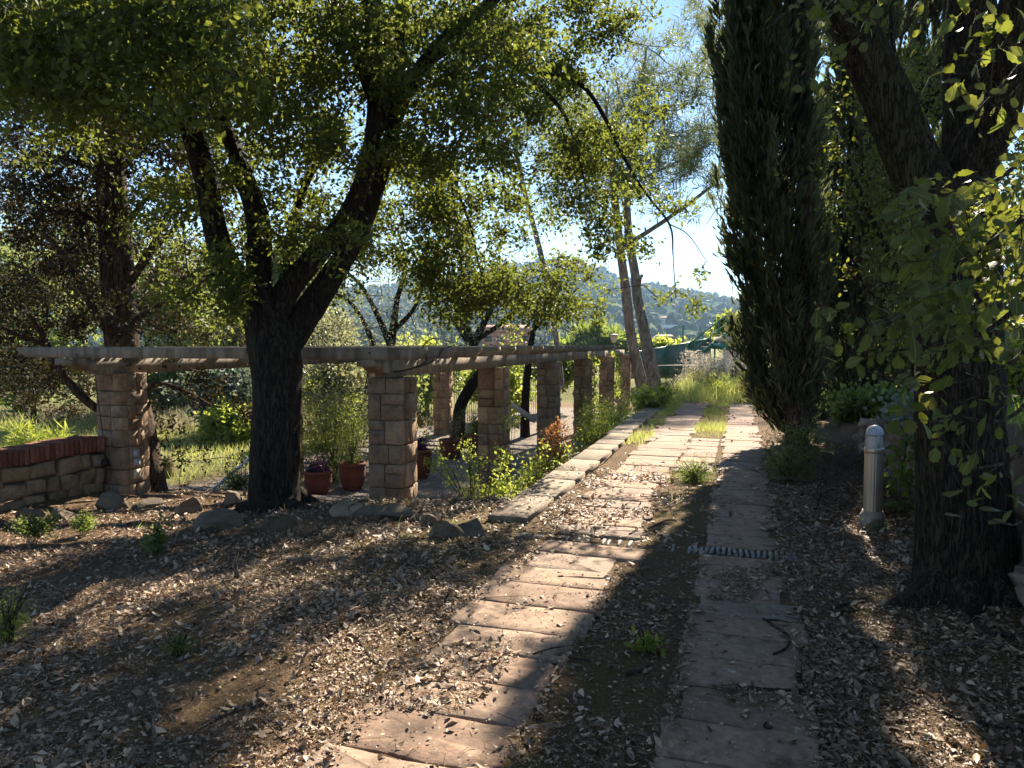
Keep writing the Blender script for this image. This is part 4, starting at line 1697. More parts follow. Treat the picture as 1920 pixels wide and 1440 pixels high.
# large leaves near the camera: sprays hanging from a few boughs that come in from the right
boughs = [
    [(2060, 120, 2.7, .016), (1960, 250, 2.7, .012), (1880, 330, 2.65, .009), (1800, 365, 2.6, .006), (1720, 385, 2.55, .003)],
    [(2060, 250, 2.4, .016), (1950, 380, 2.35, .012), (1850, 460, 2.3, .008), (1760, 520, 2.3, .005), (1690, 600, 2.3, .003)],
    [(2080, 380, 2.2, .016), (1980, 500, 2.15, .011), (1880, 600, 2.1, .008), (1790, 640, 2.1, .005), (1660, 660, 2.1, .0025)],
    [(2080, 500, 2.6, .014), (1980, 600, 2.55, .010), (1880, 690, 2.5, .007), (1760, 720, 2.5, .004), (1640, 700, 2.5, .0025), (1600, 690, 2.5, .002)],
    [(2050, 620, 2.3, .012), (1960, 720, 2.3, .008), (1880, 790, 2.3, .005), (1800, 780, 2.3, .004), (1750, 790, 2.3, .002)],
    [(2040, 700, 2.0, .010), (1950, 820, 2.0, .007), (1880, 870, 2.0, .005), (1820, 880, 2.0, .003), (1775, 870, 2.0, .002)],
    [(2030, 900, 1.9, .008), (1960, 960, 1.9, .006), (1900, 985, 1.9, .003), (1860, 975, 1.9, .002)],
    [(2060, -60, 2.3, .014), (1960, 60, 2.3, .010), (1890, 150, 2.3, .007), (1830, 210, 2.3, .004), (1790, 260, 2.3, .002)],
    [(1760, -120, 3.0, .014), (1730, -40, 3.0, .009), (1700, 40, 3.0, .006), (1680, 120, 3.0, .003)],
    [(1660, -160, 3.4, .014), (1590, -60, 3.4, .009), (1530, 20, 3.4, .006), (1480, 110, 3.4, .004), (1450, 210, 3.4, .002)],
    [(1600, -140, 3.8, .012), (1520, -20, 3.8, .008), (1430, 60, 3.8, .005)],
    [(2050, 380, 1.9, .012), (1990, 520, 1.9, .008), (1940, 640, 1.9, .005), (1915, 740, 1.9, .003)],
    [(2060, 180, 3.0, .012), (1990, 330, 3.0, .009), (1900, 430, 3.0, .006), (1820, 560, 3.0, .004), (1770, 660, 3.0, .002)],
    [(2060, 440, 3.0, .012), (1960, 540, 3.0, .009), (1830, 600, 3.0, .006), (1720, 560, 3.0, .004), (1680, 640, 3.0, .002)],
    [(1880, 420, 2.9, .008), (1860, 520, 2.9, .006), (1840, 640, 2.9, .004), (1830, 740, 2.9, .002)],
]
a = Acc()
bnodes = limbs_mesh(a, boughs, 7, 0, .05, 2)


def near_y(px, py, q):
    if py < 330 and px < 1760:
        return q.uniform(2.9, 3.8)
    if py < 330:
        return q.uniform(2.1, 2.6)
    return q.choice([q.uniform(1.9, 2.3), q.uniform(2.2, 3.1)])


# density of the leaves by 40 px cell, from x = 1480 on the photograph
NEARL = ["34530000240",
         "34430123320",
         "23300022220",
         "22200001221",
         "02000001220",
         "00000000012",
         "00000000012",
         "00000000123",
         "00000012344",
         "00000355555",
         "00000466666",
         "00000466666",
         "00001466666",
         "00001466666",
         "00011466665",
         "00123456554",
         "01222333333",
         "01111211112",
         "00010000011",
         "00001123110",
         "00000011000",
         "00000000111",
         "00000000112",
         "00000000000",
         "00000000001",
         "00000000000"]
LC = crown_points(NEARL, 1480, 0, 40, near_y, 8.0, r)
LC = np.vstack([LC, crown_points(["66666666", "66666666", "66666666", "66666666", "44444444", "44444444"], 1920, 240, 100, lambda a_, b_, q: q.uniform(2.0, 3.0), 8, r)])
grow_twigs(a, bnodes, LC, r, .0035, .0012)
spray = a.build("branches", M['twig'], t)


def oak_leaf(r, w=.62):
    """Holm oak leaf: toothed outline, raised midrib fold and a droop."""
    ys = np.array([0, .08, .2, .33, .46, .6, .73, .86, .95, 1.0])
    ws = np.array([.03, .14, .33, .42, .5, .49, .43, .30, .14, 0]) * w
    fold, curl = r.uniform(.05, .35), r.uniform(-.05, .30)
    tw = r.uniform(-.25, .25)
    Lf, Mid, Rt = [], [], []
    for k, (y, ww) in enumerate(zip(ys, ws)):
        tooth = (.075 if k % 2 else -.03) * (0 < k < 9)
        zc = -curl * y * y
        ww = max(0, ww + tooth * w * r.uniform(.6, 1.3))
        Lf.append((-ww, y + tooth * .3, zc + ww * fold + tw * ww * y + r.normal() * .008))
        Rt.append((ww, y + tooth * .3, zc + ww * fold - tw * ww * y + r.normal() * .008))
        Mid.append((0, y, zc))
    V = np.array(Lf + Mid + Rt)
    n = len(ys)
    T, Q = [], []
    for k in range(n - 1):
        Q.append((k, n + k, n + k + 1, k + 1)[::-1])
        Q.append((n + k, 2 * n + k, 2 * n + k + 1, n + k + 1)[::-1])
    # petiole
    V = np.vstack([V, [[-.012, 0, 0], [.012, 0, 0], [.01, -.22, .03], [-.01, -.22, .03]]])
    b = 3 * n
    Q.append((b, b + 1, b + 2, b + 3))
    return V, np.array(Q)


LT = [oak_leaf(r, r.uniform(.52, .68)) for _ in range(8)]
n = len(LC) * 4
lp = np.repeat(LC, 4, 0) + r.normal(size=(n, 3)) * .035
ld = norm(rand_dirs(n, r) * .8 + np.array([-.35, -.15, -.55]))
ln = norm(rand_dirs(n, r) * .9 + np.array([0, -.35, .8]))
lsz = np.clip(r.normal(.046, .011, n), .024, .072)
bright = np.linalg.norm((lp - P(1800, 790, 2.3)), axis=1)
app = lsz / lp[:, 1]
infr = np.abs(lp[:, 0] / lp[:, 1]) < .722
order = np.argsort(-(app + infr * 10))
meshes = []
for V, Q in LT:
    for tt in (.25, .5, .8):
        q = Acc()
        q.add(V, None, Q, tt)
        meshes.append(q.mesh("leaf", M['leaf_near'], True))
for k in order[:296]:
    o = bpy.data.objects.new("leaf", meshes[r.integers(len(meshes))])
    COL.objects.link(o)
    o.parent = spray
    x = norm(np.cross(ld[k], ln[k]))
    z = np.cross(x, ld[k])
    m = Matrix(((x[0], ld[k][0], z[0]), (x[1], ld[k][1], z[1]), (x[2], ld[k][2], z[2])))
    o.matrix_parent_inverse = spray.matrix_world.inverted()
    o.matrix_basis = Matrix.Translation(Vector(lp[k])) @ m.to_4x4() @ Matrix.Scale(float(lsz[k]), 4)
a = Acc()
for j in range(8):
    ids = order[296:][j::8]
    V, Q = LT[j]
    x = norm(np.cross(ld[ids], ln[ids]))
    z = np.cross(x, ld[ids])
    S = lsz[ids][:, None, None]
    VV = lp[ids][:, None] + S * (V[None, :, 0:1] * x[:, None] + V[None, :, 1:2] * ld[ids][:, None] + V[None, :, 2:3] * z[:, None])
    QQ = (np.arange(len(ids))[:, None, None] * len(V) + Q[None]).reshape(-1, 4)
    a.add(VV.reshape(-1, 3), None, QQ, np.repeat(r.uniform(.1, .9, len(ids)), len(V)))
o = link("foliage", a.mesh("foliage", M['leaf_big'], True), spray)
o["kind"] = "stuff"
# crown above the frame
n = 900
v = rand_dirs(n, r) * r.random((n, 1)) ** .4
C = np.array([3.5, 4.7, 5.9]) + v * np.array([2.1, 2.5, 2.2])
C = C[(C[:, 2] > CZ + C[:, 1] * .52) & (C[:, 0] - .33 * C[:, 1] > .35)]
C = C[fbm(C[:, 0] * 1.1, C[:, 1] * 1.1, 2, 66) < .06]
n = 450
C3 = np.column_stack([r.uniform(.9, 6.5, n), r.uniform(-4.5, 4.0, n), r.uniform(4.0, 7.5, n)])  # out of view overhead, added to keep skylight off the foreground
C3 = C3[C3[:, 2] > CZ + .9 + np.clip(C3[:, 1], 0, 9) * .53]
C = np.vstack([C, C3])
a = Acc()
grow_twigs(a, nodes, C, r, .010, .003)
a.build("upper_branches", M['twig'], t)
a = Acc()
leaf_cloud(a, C, 24, .2, .085, leaf2(.55), r, .5, .2, .3, .4)
a.build("crown", M['leaf_big'], t)

# --- paler oak behind the leaning limb
r = np.random.default_rng(130)
BO = ["0000000000",
      "0134443233",
      "0256443333",
      "0466544344",
      "0346654455",
      "0467765555",
      "0567766555",
      "0266665555",
      "0266665444",
      "0135554333",
      "0014443333",
      "0012332222"]
C = crown_points(BO, 1500, 40, 50, lambda a_, b_, q: q.uniform(7.6, 9.4), 10, r)
pb = P(1745, 800, 8.6)
pb[2] = gzs(pb[0], pb[1])
make_tree("young_oak", "smaller oak with pale green leaves behind the leaning oak limb", pb,
          [[(1745, 860, 8.6, .12), (1742, 740, 8.6, .09), (1735, 600, 8.6, .075), (1720, 450, 8.6, .06), (1700, 300, 8.5, .05), (1680, 150, 8.4, .035), (1670, 20, 8.4, .02)],
           [(1735, 600, 8.6, .05), (1680, 500, 8.5, .04), (1630, 400, 8.4, .03), (1590, 300, 8.3, .018)],
           [(1720, 450, 8.6, .045), (1780, 330, 8.6, .035), (1840, 200, 8.6, .02)],
           [(1700, 560, 8.6, .03), (1650, 560, 8.4, .02), (1600, 520, 8.3, .012)]], C,
          [dict(per=22, spread=.12, size=.066, tmpl=leaf_t(.52, .1, .1), tint_mu=.4, droop=.2, up=.3)], M['bark_oak'], M['leaf_big'], 131, 12, .008, .08, None, (.008, .0025))

# --- pines across the middle distance
r = np.random.default_rng(140)


def needles(acc, C, per, spread, L, r, tint_mu=.5, wd=.05):
    per = max(8, per // 3)
    n = len(C) * per
    base = np.repeat(C, per, 0)
    off = r.normal(size=(n, 3)) * spread * .34
    d = norm(off) * .8 + rand_dirs(n, r) * .7 + np.array([0, 0, .25])
    t_ = np.clip(tint_mu + np.repeat(r.normal(size=len(C)) * .2, per) + r.normal(size=n) * .15, 0, 1)
    scatter(acc, (np.array([[-wd, 0, 0], [wd, 0, 0], [0, 1, .02]]), np.array([[0, 1, 2]])), base + off, d, rand_dirs(n, r), L * r.uniform(.7, 1.3, n), t_)


def pine(name, label, base, limbs, C, seed, per, spread, L, group=None, leafm=None, barkm=None, twig=(.02, .006), seg=16, wd=.05):
    r = np.random.default_rng(seed)
    t = thing(name, label, "tree", base, group)
    a = Acc()
    nodes = limbs_mesh(a, limbs, seg, .02, .2, seed)
    a.build("trunk", barkm or M['bark_pine'], t, True)
    a = Acc()
    grow_twigs(a, nodes, C, r, *twig)
    a.build("branches", M['twig_pale'], t)["kind"] = "stuff"
    a = Acc()
    C = clump(C, 3, spread * .62, r)
    needles(a, C, per, spread, L, r, .5, wd)
    a.build("crown", leafm or M['leaf_pine'], t)
    return t


PN = ["0000222000000",
      "0003566300000",
      "0004677500000",
      "0036677700000",
      "0056777700000",
      "2256666700000",
      "4556565600000",
      "3344333400000",
      "2223211300000",
      "0111000100000",
      "0000000000000"]
C = crown_points(PN, 1020, 60, 40, lambda a_, b_, q: q.uniform(24.5, 29.5), 6.0, r)
pine("stone_pine", "tall pine with two crossing grey trunks left of the cypress", G(1226, 720, .0),
     [[(1230, 735, 27, 0.278), (1222, 690, 27, 0.236), (1208, 620, 27, 0.209), (1196, 560, 27, 0.188), (1190, 510, 27, 0.174), (1181, 460, 27, 0.160), (1176, 400, 27, 0.139), (1178, 330, 27, 0.119), (1190, 240, 27, 0.097), (1205, 150, 27, 0.062), (1212, 90, 27, 0.035)],
      [(1196, 545, 27, 0.097), (1200, 522, 26.6, 0.070), (1204, 516, 26.5, 0.062)],
      [(1172, 462, 27, 0.120), (1190, 450, 27, 0.090), (1225, 428, 26.8, 0.084), (1272, 396, 26.5, 0.070), (1318, 362, 26.3, 0.059), (1348, 335, 26.2, 0.042), (1380, 300, 26, 0.020)],
      [(1178, 340, 27, 0.062), (1140, 290, 27, 0.049), (1100, 240, 27, 0.028)], [(1185, 280, 27, 0.062), (1230, 220, 27, 0.049), (1270, 190, 27, 0.028)],
      [(1178, 350, 27, 0.055), (1235, 320, 27, 0.042), (1300, 290, 27, 0.020)], [(1190, 240, 27, 0.049), (1160, 170, 27, 0.035), (1150, 120, 27, 0.020)]],
     C, 141, 84, .34, .34)
PN2 = ["0000000", "1333000", "2454210", "2455420", "1244320", "0122100"]
C = crown_points(PN2, 1040, 130, 45, lambda a_, b_, q: q.uniform(28, 31), 0.1, r)
pine("stone_pine", "grey pine trunk crossing behind its twin towards the left", G(1198, 722, 0),
     [[(1208, 735, 28, 0.264), (1196, 690, 28, 0.229), (1182, 620, 28, 0.202), (1174, 550, 28, 0.188), (1165, 480, 28, 0.167), (1158, 420, 28, 0.146), (1150, 340, 28, 0.125), (1140, 260, 28, 0.090), (1136, 190, 28, 0.049)],
      [(1150, 340, 28, 0.070), (1120, 290, 28, 0.049), (1085, 260, 28, 0.028)]],
     crown_points(["0233200", "3566530", "4677641", "3566531", "1244320"], 1030, 160, 40, lambda a_, b_, q: q.uniform(27, 30), 7, r), 142, 84, .34, .34)
pine("stone_pine", "slim pine leaning left in the middle distance behind the pergola", G(1048, 716, -.2),
     [[(1052, 730, 24, 0.116), (1046, 660, 24, 0.104), (1036, 590, 24, 0.099), (1022, 510, 24, 0.093), (1002, 430, 24, 0.087), (986, 370, 24, 0.081), (974, 310, 24, 0.070), (962, 240, 24, 0.046), (955, 180, 24, 0.029)],
      [(985, 365, 24, 0.035), (1010, 320, 24, 0.026), (1060, 340, 24, 0.017), (1090, 350, 24, 0.012)],
      [(974, 310, 24, 0.035), (940, 270, 24, 0.023), (900, 250, 24, 0.017)]],
     crown_points(["0121100", "1343210", "2454320", "2344331", "0122220", "0011111"], 880, 150, 40, lambda a_, b_, q: q.uniform(22.5, 25.5), 7, r), 143, 80, .32, .32)
pine("stone_pine", "pine behind the cypress with its pale crown showing left of it", np.array([P(1400, 720, 24)[0], 40, 0.0]),
     [[(1420, 735, 40, 0.174), (1410, 500, 40, 0.151), (1395, 300, 40, 0.116), (1380, 120, 40, 0.081), (1370, 0, 40, 0.046)], [(1395, 300, 40, 0.046), (1350, 270, 40, 0.029), (1310, 265, 40, 0.012)],
      [(1400, 400, 40, 0.046), (1350, 390, 40, 0.029), (1325, 420, 40, 0.017)], [(1385, 150, 40, 0.046), (1330, 120, 40, 0.029)]],
     crown_points(["3566000", "4676000", "5675000", "3565000", "2454000", "1333000", "1344000", "2355000", "1354000", "0133000"], 1288, -20, 42, lambda a_, b_, q: q.uniform(37, 43), 6, r), 144, 84, .55, .5)

# umbrella pine far off, left of the pine trunks
Yb = 72
C = crown_points(["00122100", "02455420", "25777752", "67888876", "78888887"], 1050, 606, 17, lambda a_, b_, q: q.uniform(69, 75), 16, r)
pine("umbrella_pine", "low spreading umbrella pine beyond the end of the pergola", np.array([P(1120, 660, Yb)[0], Yb, -1.15]),
     [[(1120, 705, Yb, .3), (1120, 660, Yb, .22), (1118, 630, Yb, .12)]], C, 145, 60, .5, .9, None, M['leaf_mid'], None, (.03, .01), 8, .11)

# --- olive and other slender trees behind the pergola
r = np.random.default_rng(150)
OL = ["0023300002300",       # 45 px cells from (560, 400)
      "0145541013300",
      "1356654223420",
      "2555555444430",
      "5655555555553",
      "6666666666555",
      "6656666666653"]


def olive_tree(label, px, Y, sub, seed, limbs):
    r = np.random.default_rng(seed)
    lo, hi = sub
    rows = ["".join(ch if lo <= i < hi else "0" for i, ch in enumerate(row)) for row in OL]
    C = crown_points(rows, 560, 395, 42, lambda a_, b_, q: q.uniform(Y - 1.8, Y + 1.8), 15, r)
    b = P(px, 700, Y)
    b[2] = gzs(b[0], b[1])
    make_tree("olive_tree", label, b, limbs, C, [dict(per=26, spread=.19, size=.085, tmpl=leaf2(.30), tint_mu=.5, droop=.1, up=.2)], M['bark_oak'], M['leaf_olive'], seed, 10, .012, .1,
              "olive trees behind the pergola", (.013, .004))


def rooted(limbs, Y):
    """Let the first point of the first limb reach the ground."""
    q = limbs[0][0]
    w = P(q[0], q[1], Y)
    zg = gzs(w[0], w[1]) - .1
    py = 645.6 + (CZ - zg) * F / Y
    limbs[0].insert(0, (q[0], py, Y, q[3] * 1.25))
    return limbs


olive_tree("silver olive tree with thin upright stems seen above the near pillar", 735, 18, (0, 5), 151, rooted([
    [(735, 740, 18, .16), (733, 650, 18, .13), (738, 610, 18, .10), (745, 560, 18, .07), (760, 500, 18, .05), (750, 440, 18, .03)],
    [(733, 650, 18, .10), (712, 600, 18, .07), (680, 540, 18, .05), (640, 500, 18, .03)],
    [(738, 620, 18, .08), (775, 580, 18, .05), (800, 520, 18, .03)],
    [(690, 745, 18.3, .12), (700, 660, 18.3, .10), (690, 620, 18.2, .07), (660, 570, 18, .05), (610, 540, 18, .03)]], 18))
olive_tree("olive tree with a crooked dark fork between the near pillars", 880, 19, (5, 9), 152, rooted([
    [(862, 770, 19, .17), (880, 730, 19, .16), (905, 690, 19, .15), (890, 650, 19, .12), (872, 610, 19, .09), (850, 560, 19, .07), (840, 500, 19, .04)],
    [(885, 650, 19, .13), (910, 600, 19, .09), (935, 550, 19, .06), (950, 490, 19, .03)],
    [(880, 640, 19, .11), (905, 630, 19, .08), (960, 590, 19, .05), (1000, 540, 19, .03)],
    [(878, 640, 19, .09), (845, 595, 19, .06), (800, 560, 19, .03)]], 19))
olive_tree("thin olive tree with ragged grey leaves left of the hill's summit", 1010, 21, (9, 13), 153, rooted([
    [(985, 760, 21, .13), (990, 690, 21, .11), (1000, 620, 21, .08), (1020, 560, 21, .05), (1045, 500, 21, .03)],
    [(1000, 620, 21, .06), (1050, 570, 21, .04), (1085, 540, 21, .02)]], 21))

# --- trees and hedges behind the grass on the left
r = np.random.default_rng(160)


def blob_tree(name, label, px, py, wpx, hpx, Y, leafm, seed, size=.2, per=34, ncl=150, group=None, trunk=True, cat="tree"):
    """A full crown of many leaf clumps with gaps, of width wpx and height hpx centred on (px, py)."""
    r = np.random.default_rng(seed)
    c = P(px, py, Y)
    k = Y / F
    b = c.copy()
    b[2] = gzs(c[0], c[1])
    t = thing(name, label, cat, b, group)
    v = rand_dirs(ncl, r) * r.random((ncl, 1)) ** .38
    v = v * (1 + .25 * r.normal(size=(ncl, 1)))
    C = c + v * np.array([wpx * k / 2, min(wpx, hpx) * k / 2, hpx * k / 2])
    C[:, 2] = np.maximum(C[:, 2], gz(C[:, 0], C[:, 1]) + .1)
    a = Acc()
    stem = [b + np.array([0, 0, -.1]), b + (c - b) * .6, c + np.array([0, 0, hpx * k * .3])]
    sp, sr = smooth_path(stem, [hpx * k * .035 + .02, hpx * k * .025 + .015, .02], .3)
    tube(a, sp, sr, 8, .01, seed)
    a.build("trunk" if trunk else "stem", M['bark_oak'], t, True)
    a = Acc()
    twig_batch(a, np.repeat(sp[len(sp) // 2][None], min(ncl, 90), 0) + r.normal(size=(min(ncl, 90), 3)) * .1, C[:90], .02, .006, .4, .08, r)
    a.build("branches", M["twig"], t)["kind"] = "stuff"
    a = Acc()
    leaf_cloud(a, C, per, max(wpx, hpx) * k * .055 + .05, size, leaf2(.55), r, .5, .22, .1, .3, .22)
    a.build("crown", leafm, t)
    return t


for k, (px, py, w, h, Y, mt, lab) in enumerate([
    (30, 560, 230, 330, 26, 'leaf_far', "pale green tree at the left edge beyond the dark conifer"),
    (150, 500, 200, 260, 30, 'leaf_far', "light tree just left of the conifer's trunk in the distance"),
    (330, 560, 210, 240, 27, 'leaf_far', "sunlit tree behind the conifer's right hand branches"),
    (430, 600, 170, 200, 32, 'leaf_olive', "greyish tree directly left of the oak trunk in the distance"),
    (60, 690, 200, 130, 22, 'leaf_mid', "dense bush behind the brick topped wall"),
    (415, 735, 150, 100, 21, 'leaf_grey', "blue grey shrub at the back of the sunlit grass"),
    (310, 735, 130, 90, 26, 'leaf_far', "green bush behind the conifer's foot"),
    (440, 796, 100, 60, 19.5, 'leaf_lime', "bright rounded bush at the right end of the sunlit grass"),
    (600, 640, 150, 120, 26, 'leaf_olive', "grey green tree seen between the oak trunk and the near pillar"),
    (630, 720, 140, 110, 20, 'leaf_olive', "silvery tree behind the potted shrubs"),
    (550, 520, 160, 160, 34, 'leaf_far', "tree glimpsed through the fork of the big oak"),
    (720, 730, 130, 120, 24, 'leaf_far', "green bush far behind the near pillar"),
    (800, 700, 150, 110, 27, 'leaf_lime', "sunlit bush between the first two pillars"),
    (930, 720, 130, 110, 25, 'leaf_lime', "bright bush between the second and third pillars"),
    (1040, 690, 90, 70, 29, 'leaf_mid', "small green bush behind the third pillar"),
    (1222, 656, 70, 30, 58, 'leaf_lime', "clipped bright hedge behind the green fence"),
    (1270, 660, 70, 28, 60, 'leaf_lime', "bright bushes under the clay roofed hut"),
    (1368, 625, 46, 70, 37, 'leaf_lime', "yellow green creeper mass beside the stair head"),
    (1560, 690, 90, 90, 26, 'leaf_lime', "sunlit bush glimpsed under the second cypress"),
    (1560, 780, 90, 50, 14.5, 'leaf_mid', "low dark bush at the foot of the second cypress"),
    (1640, 770, 120, 60, 12.5, 'leaf_mid', "tangled low shrub on top of the bank behind the bollard"),
    (1905, 720, 150, 150, 9.5, 'leaf_lime', "sunlit bamboo like bush beyond the right hand trunk"),
    (1800, 640, 260, 260, 16, 'leaf_far', "green tree standing behind the right hand oak"),
    (1950, 500, 340, 420, 18, 'leaf_far', "tall tree filling the background at the right edge"),
    (1700, 420, 240, 420, 24, 'leaf_far', "tree in the background between cypress and leaning limb"),
]):
    big = h > 150
    blob_tree("background_tree" if big else "bush", lab, px, py, w, h, Y, M[mt], 200 + k, .054 + Y * .0056, 32 if big else 40, 230 if big else 110, None, big, "tree" if big else "bush")

# ------------------------------------------------------------------ far things: fence, stair, hut, house, posts
gf = thing("green_fence", "green netted fence running along the far side of the weedy field", "fence", W(36, -3))
fpts = [(1160, 662, 36), (1205, 658, 36.2), (1250, 650, 36.4), (1295, 642, 36.6), (1332, 634, 36.8)]
net = Acc()
rows_ = []
for k in range(len(fpts) - 1):
    a0, a1 = P(*fpts[k]), P(*fpts[k + 1])
    q = Acc()
    z0 = -.15
    dpt = np.array([0, .015, 0])
    v = [[a0[0], a0[1], z0], [a1[0], a1[1], z0], [a1[0], a1[1], a1[2] - .03], [a0[0], a0[1], a0[2] - .03]]
    V = np.array(v)
    V = np.vstack([V, V + dpt])
    q.add(V, None, [(0, 1, 2, 3), (7, 6, 5, 4), (0, 4, 5, 1), (1, 5, 6, 2), (2, 6, 7, 3), (3, 7, 4, 0)])
    link("net_panel", q.mesh("net_panel", M['green_net']), gf)
    q = Acc()
    tube(q, [a0, a1], [.03, .03], 6)
    link("rail", q.mesh("rail", M['green_paint']), gf)
for px, py, Y in fpts:
    a0 = P(px, py - 2, Y - .05)
    q = Acc()
    tube(q, [[a0[0], a0[1], -.2], list(a0)], [.04, .04], 8)
    link("post", q.mesh("post", M['green_paint']), gf)
q = Acc()
a0, a1 = P(1150, 687, 34), P(1345, 684, 34)
tube(q, [a0, a1], [.022, .022], 6)
link("rail", q.mesh("rail", M['steel']), gf)
q = Acc()
a0, a1 = P(1318, 710, 33.4), P(1362, 672, 33.4)
for dx in (0,):
    v = [[a0[0], a0[1], 0], [a1[0], a1[1], 0], [a1[0], a1[1], a1[2]], [a0[0], a0[1], P(1318, 682, 33.4)[2]]]
    V = np.array(v, float)
    V = np.vstack([V, V + np.array([0, .02, 0])])
    q.add(V, None, [(0, 1, 2, 3), (7, 6, 5, 4), (0, 4, 5, 1), (1, 5, 6, 2), (2, 6, 7, 3), (3, 7, 4, 0)])
link("ramp_panel", q.mesh("ramp_panel", M['green_net']), gf)

st = thing("stairway", "green metal stair climbing to the right behind the field", "stairs", P(1300, 690, 35))
for (dy, nm) in ((0, "stringer"), (.9, "stringer")):
    q = Acc()
    p0, p1 = P(1288, 684, 35 + dy), P(1362, 626, 35 + dy)
    for o_ in (0,):
        V = []
        for pt_ in (p0, p1):
            for z in (-.11, .11):
                for y in (-.03, .03):
                    V.append(pt_ + np.array([0, y, z]))
        q.add(np.array(V), None, [(0, 1, 3, 2), (4, 6, 7, 5), (0, 4, 5, 1), (2, 3, 7, 6), (0, 2, 6, 4), (1, 5, 7, 3)])
    link(nm, q.mesh(nm, M['green_paint']), st)
    q = Acc()
    up_ = np.array([0, 0, .95])
    tube(q, [p0 + up_, p1 + up_], [.03, .03], 6)
    tube(q, [p0 + up_ * .55, p1 + up_ * .55], [.02, .02], 6)
    for u in np.linspace(0, 1, 6):
        b_ = p0 + (p1 - p0) * u
        tube(q, [b_, b_ + up_], [.022, .022], 6)
    link("handrail", q.mesh("handrail", M['green_paint']), st)
for u in np.linspace(.04, .96, 8):
    p0, p1 = P(1288, 684, 35), P(1362, 626, 35)
    b_ = p0 + (p1 - p0) * u
    q = Acc()
    box_acc(q, b_ + np.array([0, .45, .02]), (.13, .44, .02))
    link("step", q.mesh("step", M['cream']), st)

gh = thing("green_pavilion", "green and cream roofed shelter partly hidden by the cypress", "pavilion", P(1385, 690, 34))
q = Acc()
c0, c1 = P(1361, 653, 33), P(1460, 645, 33)
box_acc(q, ((c0[0] + c1[0]) / 2, 34.2, (c0[2] + c1[2]) / 2), ((c1[0] - c0[0]) / 2, 1.2, .15))
link("fascia", q.mesh("fascia", M['green_paint']), gh)
q = Acc()
box_acc(q, ((c0[0] + c1[0]) / 2 + .05, 34.3, c0[2] + .42), ((c1[0] - c0[0]) / 2 - .05, 1.1, .13))
link("parapet", q.mesh("parapet", M['cream']), gh)
q = Acc()
cw = P(1366, 680, 33.1)
box_acc(q, (cw[0], 33.3, (c0[2] - .16) / 2), (.11, .11, (c0[2] + .0) / 2))
link("post", q.mesh("post", M['white_wall']), gh)
q = Acc()
box_acc(q, ((c0[0] + c1[0]) / 2 + .3, 35.2, .55), ((c1[0] - c0[0]) / 2 - .25, .06, .9))
link("back_wall", q.mesh("back_wall", M['dark_glass']), gh)
q = Acc()
cc_ = P(1376, 664, 33)
q.add(I2[0] * np.array([.2, .12, .22]) + cc_, I2[1])
tag(q.build("buoy", M['red'], None, True), "round red ball hanging under the green shelter", "ball")
q = Acc()
cc_ = P(1386, 705, 31)
v = I2[0].copy()
v = v * (1 + .12 * np.random.default_rng(3).normal(size=(len(v), 1)))
q.add(v * np.array([.36, .3, .75]) + np.array([cc_[0], 31, .62]), I2[1])
tag(q.build("covered_heap", M['tarp'], None, True), "black covered heap standing in the weeds left of the cypress", "cover")

for k, (px, pt_, Y, lab) in enumerate([(1281, 613, 40, "left thin dark floodlight pole above the hut"), (1341, 602, 38, "right thin dark pole rising over the green stair"),
                                       (1060, 610, 50, "thin pole standing left of the umbrella pine")]):
    tp = P(px, pt_, Y)
    t = thing("pole", lab, "pole", (tp[0], tp[1], gzs(tp[0], tp[1])), "thin poles in the distance")
    q = Acc()
    tube(q, [[tp[0], tp[1], gzs(tp[0], tp[1]) - .2], list(tp)], [.06, .045], 8)
    link("shaft", q.mesh("shaft", M['green_paint']), t)
    q = Acc()
    if k == 1:
        for dx in (-1.1, 1.0):
            tube(q, [P(px, 636, Y), P(px, 636, Y) + np.array([dx, 0, -.9])], [.03, .03], 6)
    box_acc(q, tp + np.array([0, 0, .02]), (.07, .05, .04))
    link("cap", q.mesh("cap", M['green_paint']), t)

lp = P(1151, 632, 30)
lm = thing("garden_lantern", "cone shaped garden lantern on a thin pole beyond the pergola end", "lantern", (lp[0], lp[1], gzs(lp[0], lp[1])))
q = Acc()
tube(q, [[lp[0], lp[1], gzs(lp[0], lp[1]) - .2], [lp[0], lp[1], lp[2] - .25]], [.035, .03], 8)
link("pole", q.mesh("pole", M['green_paint']), lm)
link("shade", lathe([(0, -.24), (.08, -.24), (.16, .04), (.17, .06), (.0, .08)], 16).mesh("shade", M['cream'], True), lm, lp)
link("cap", lathe([(0, .08), (.24, .07), (.24, .085), (.1, .12), (0, .13)], 16).mesh("cap", M['metal_base'], True), lm, lp)


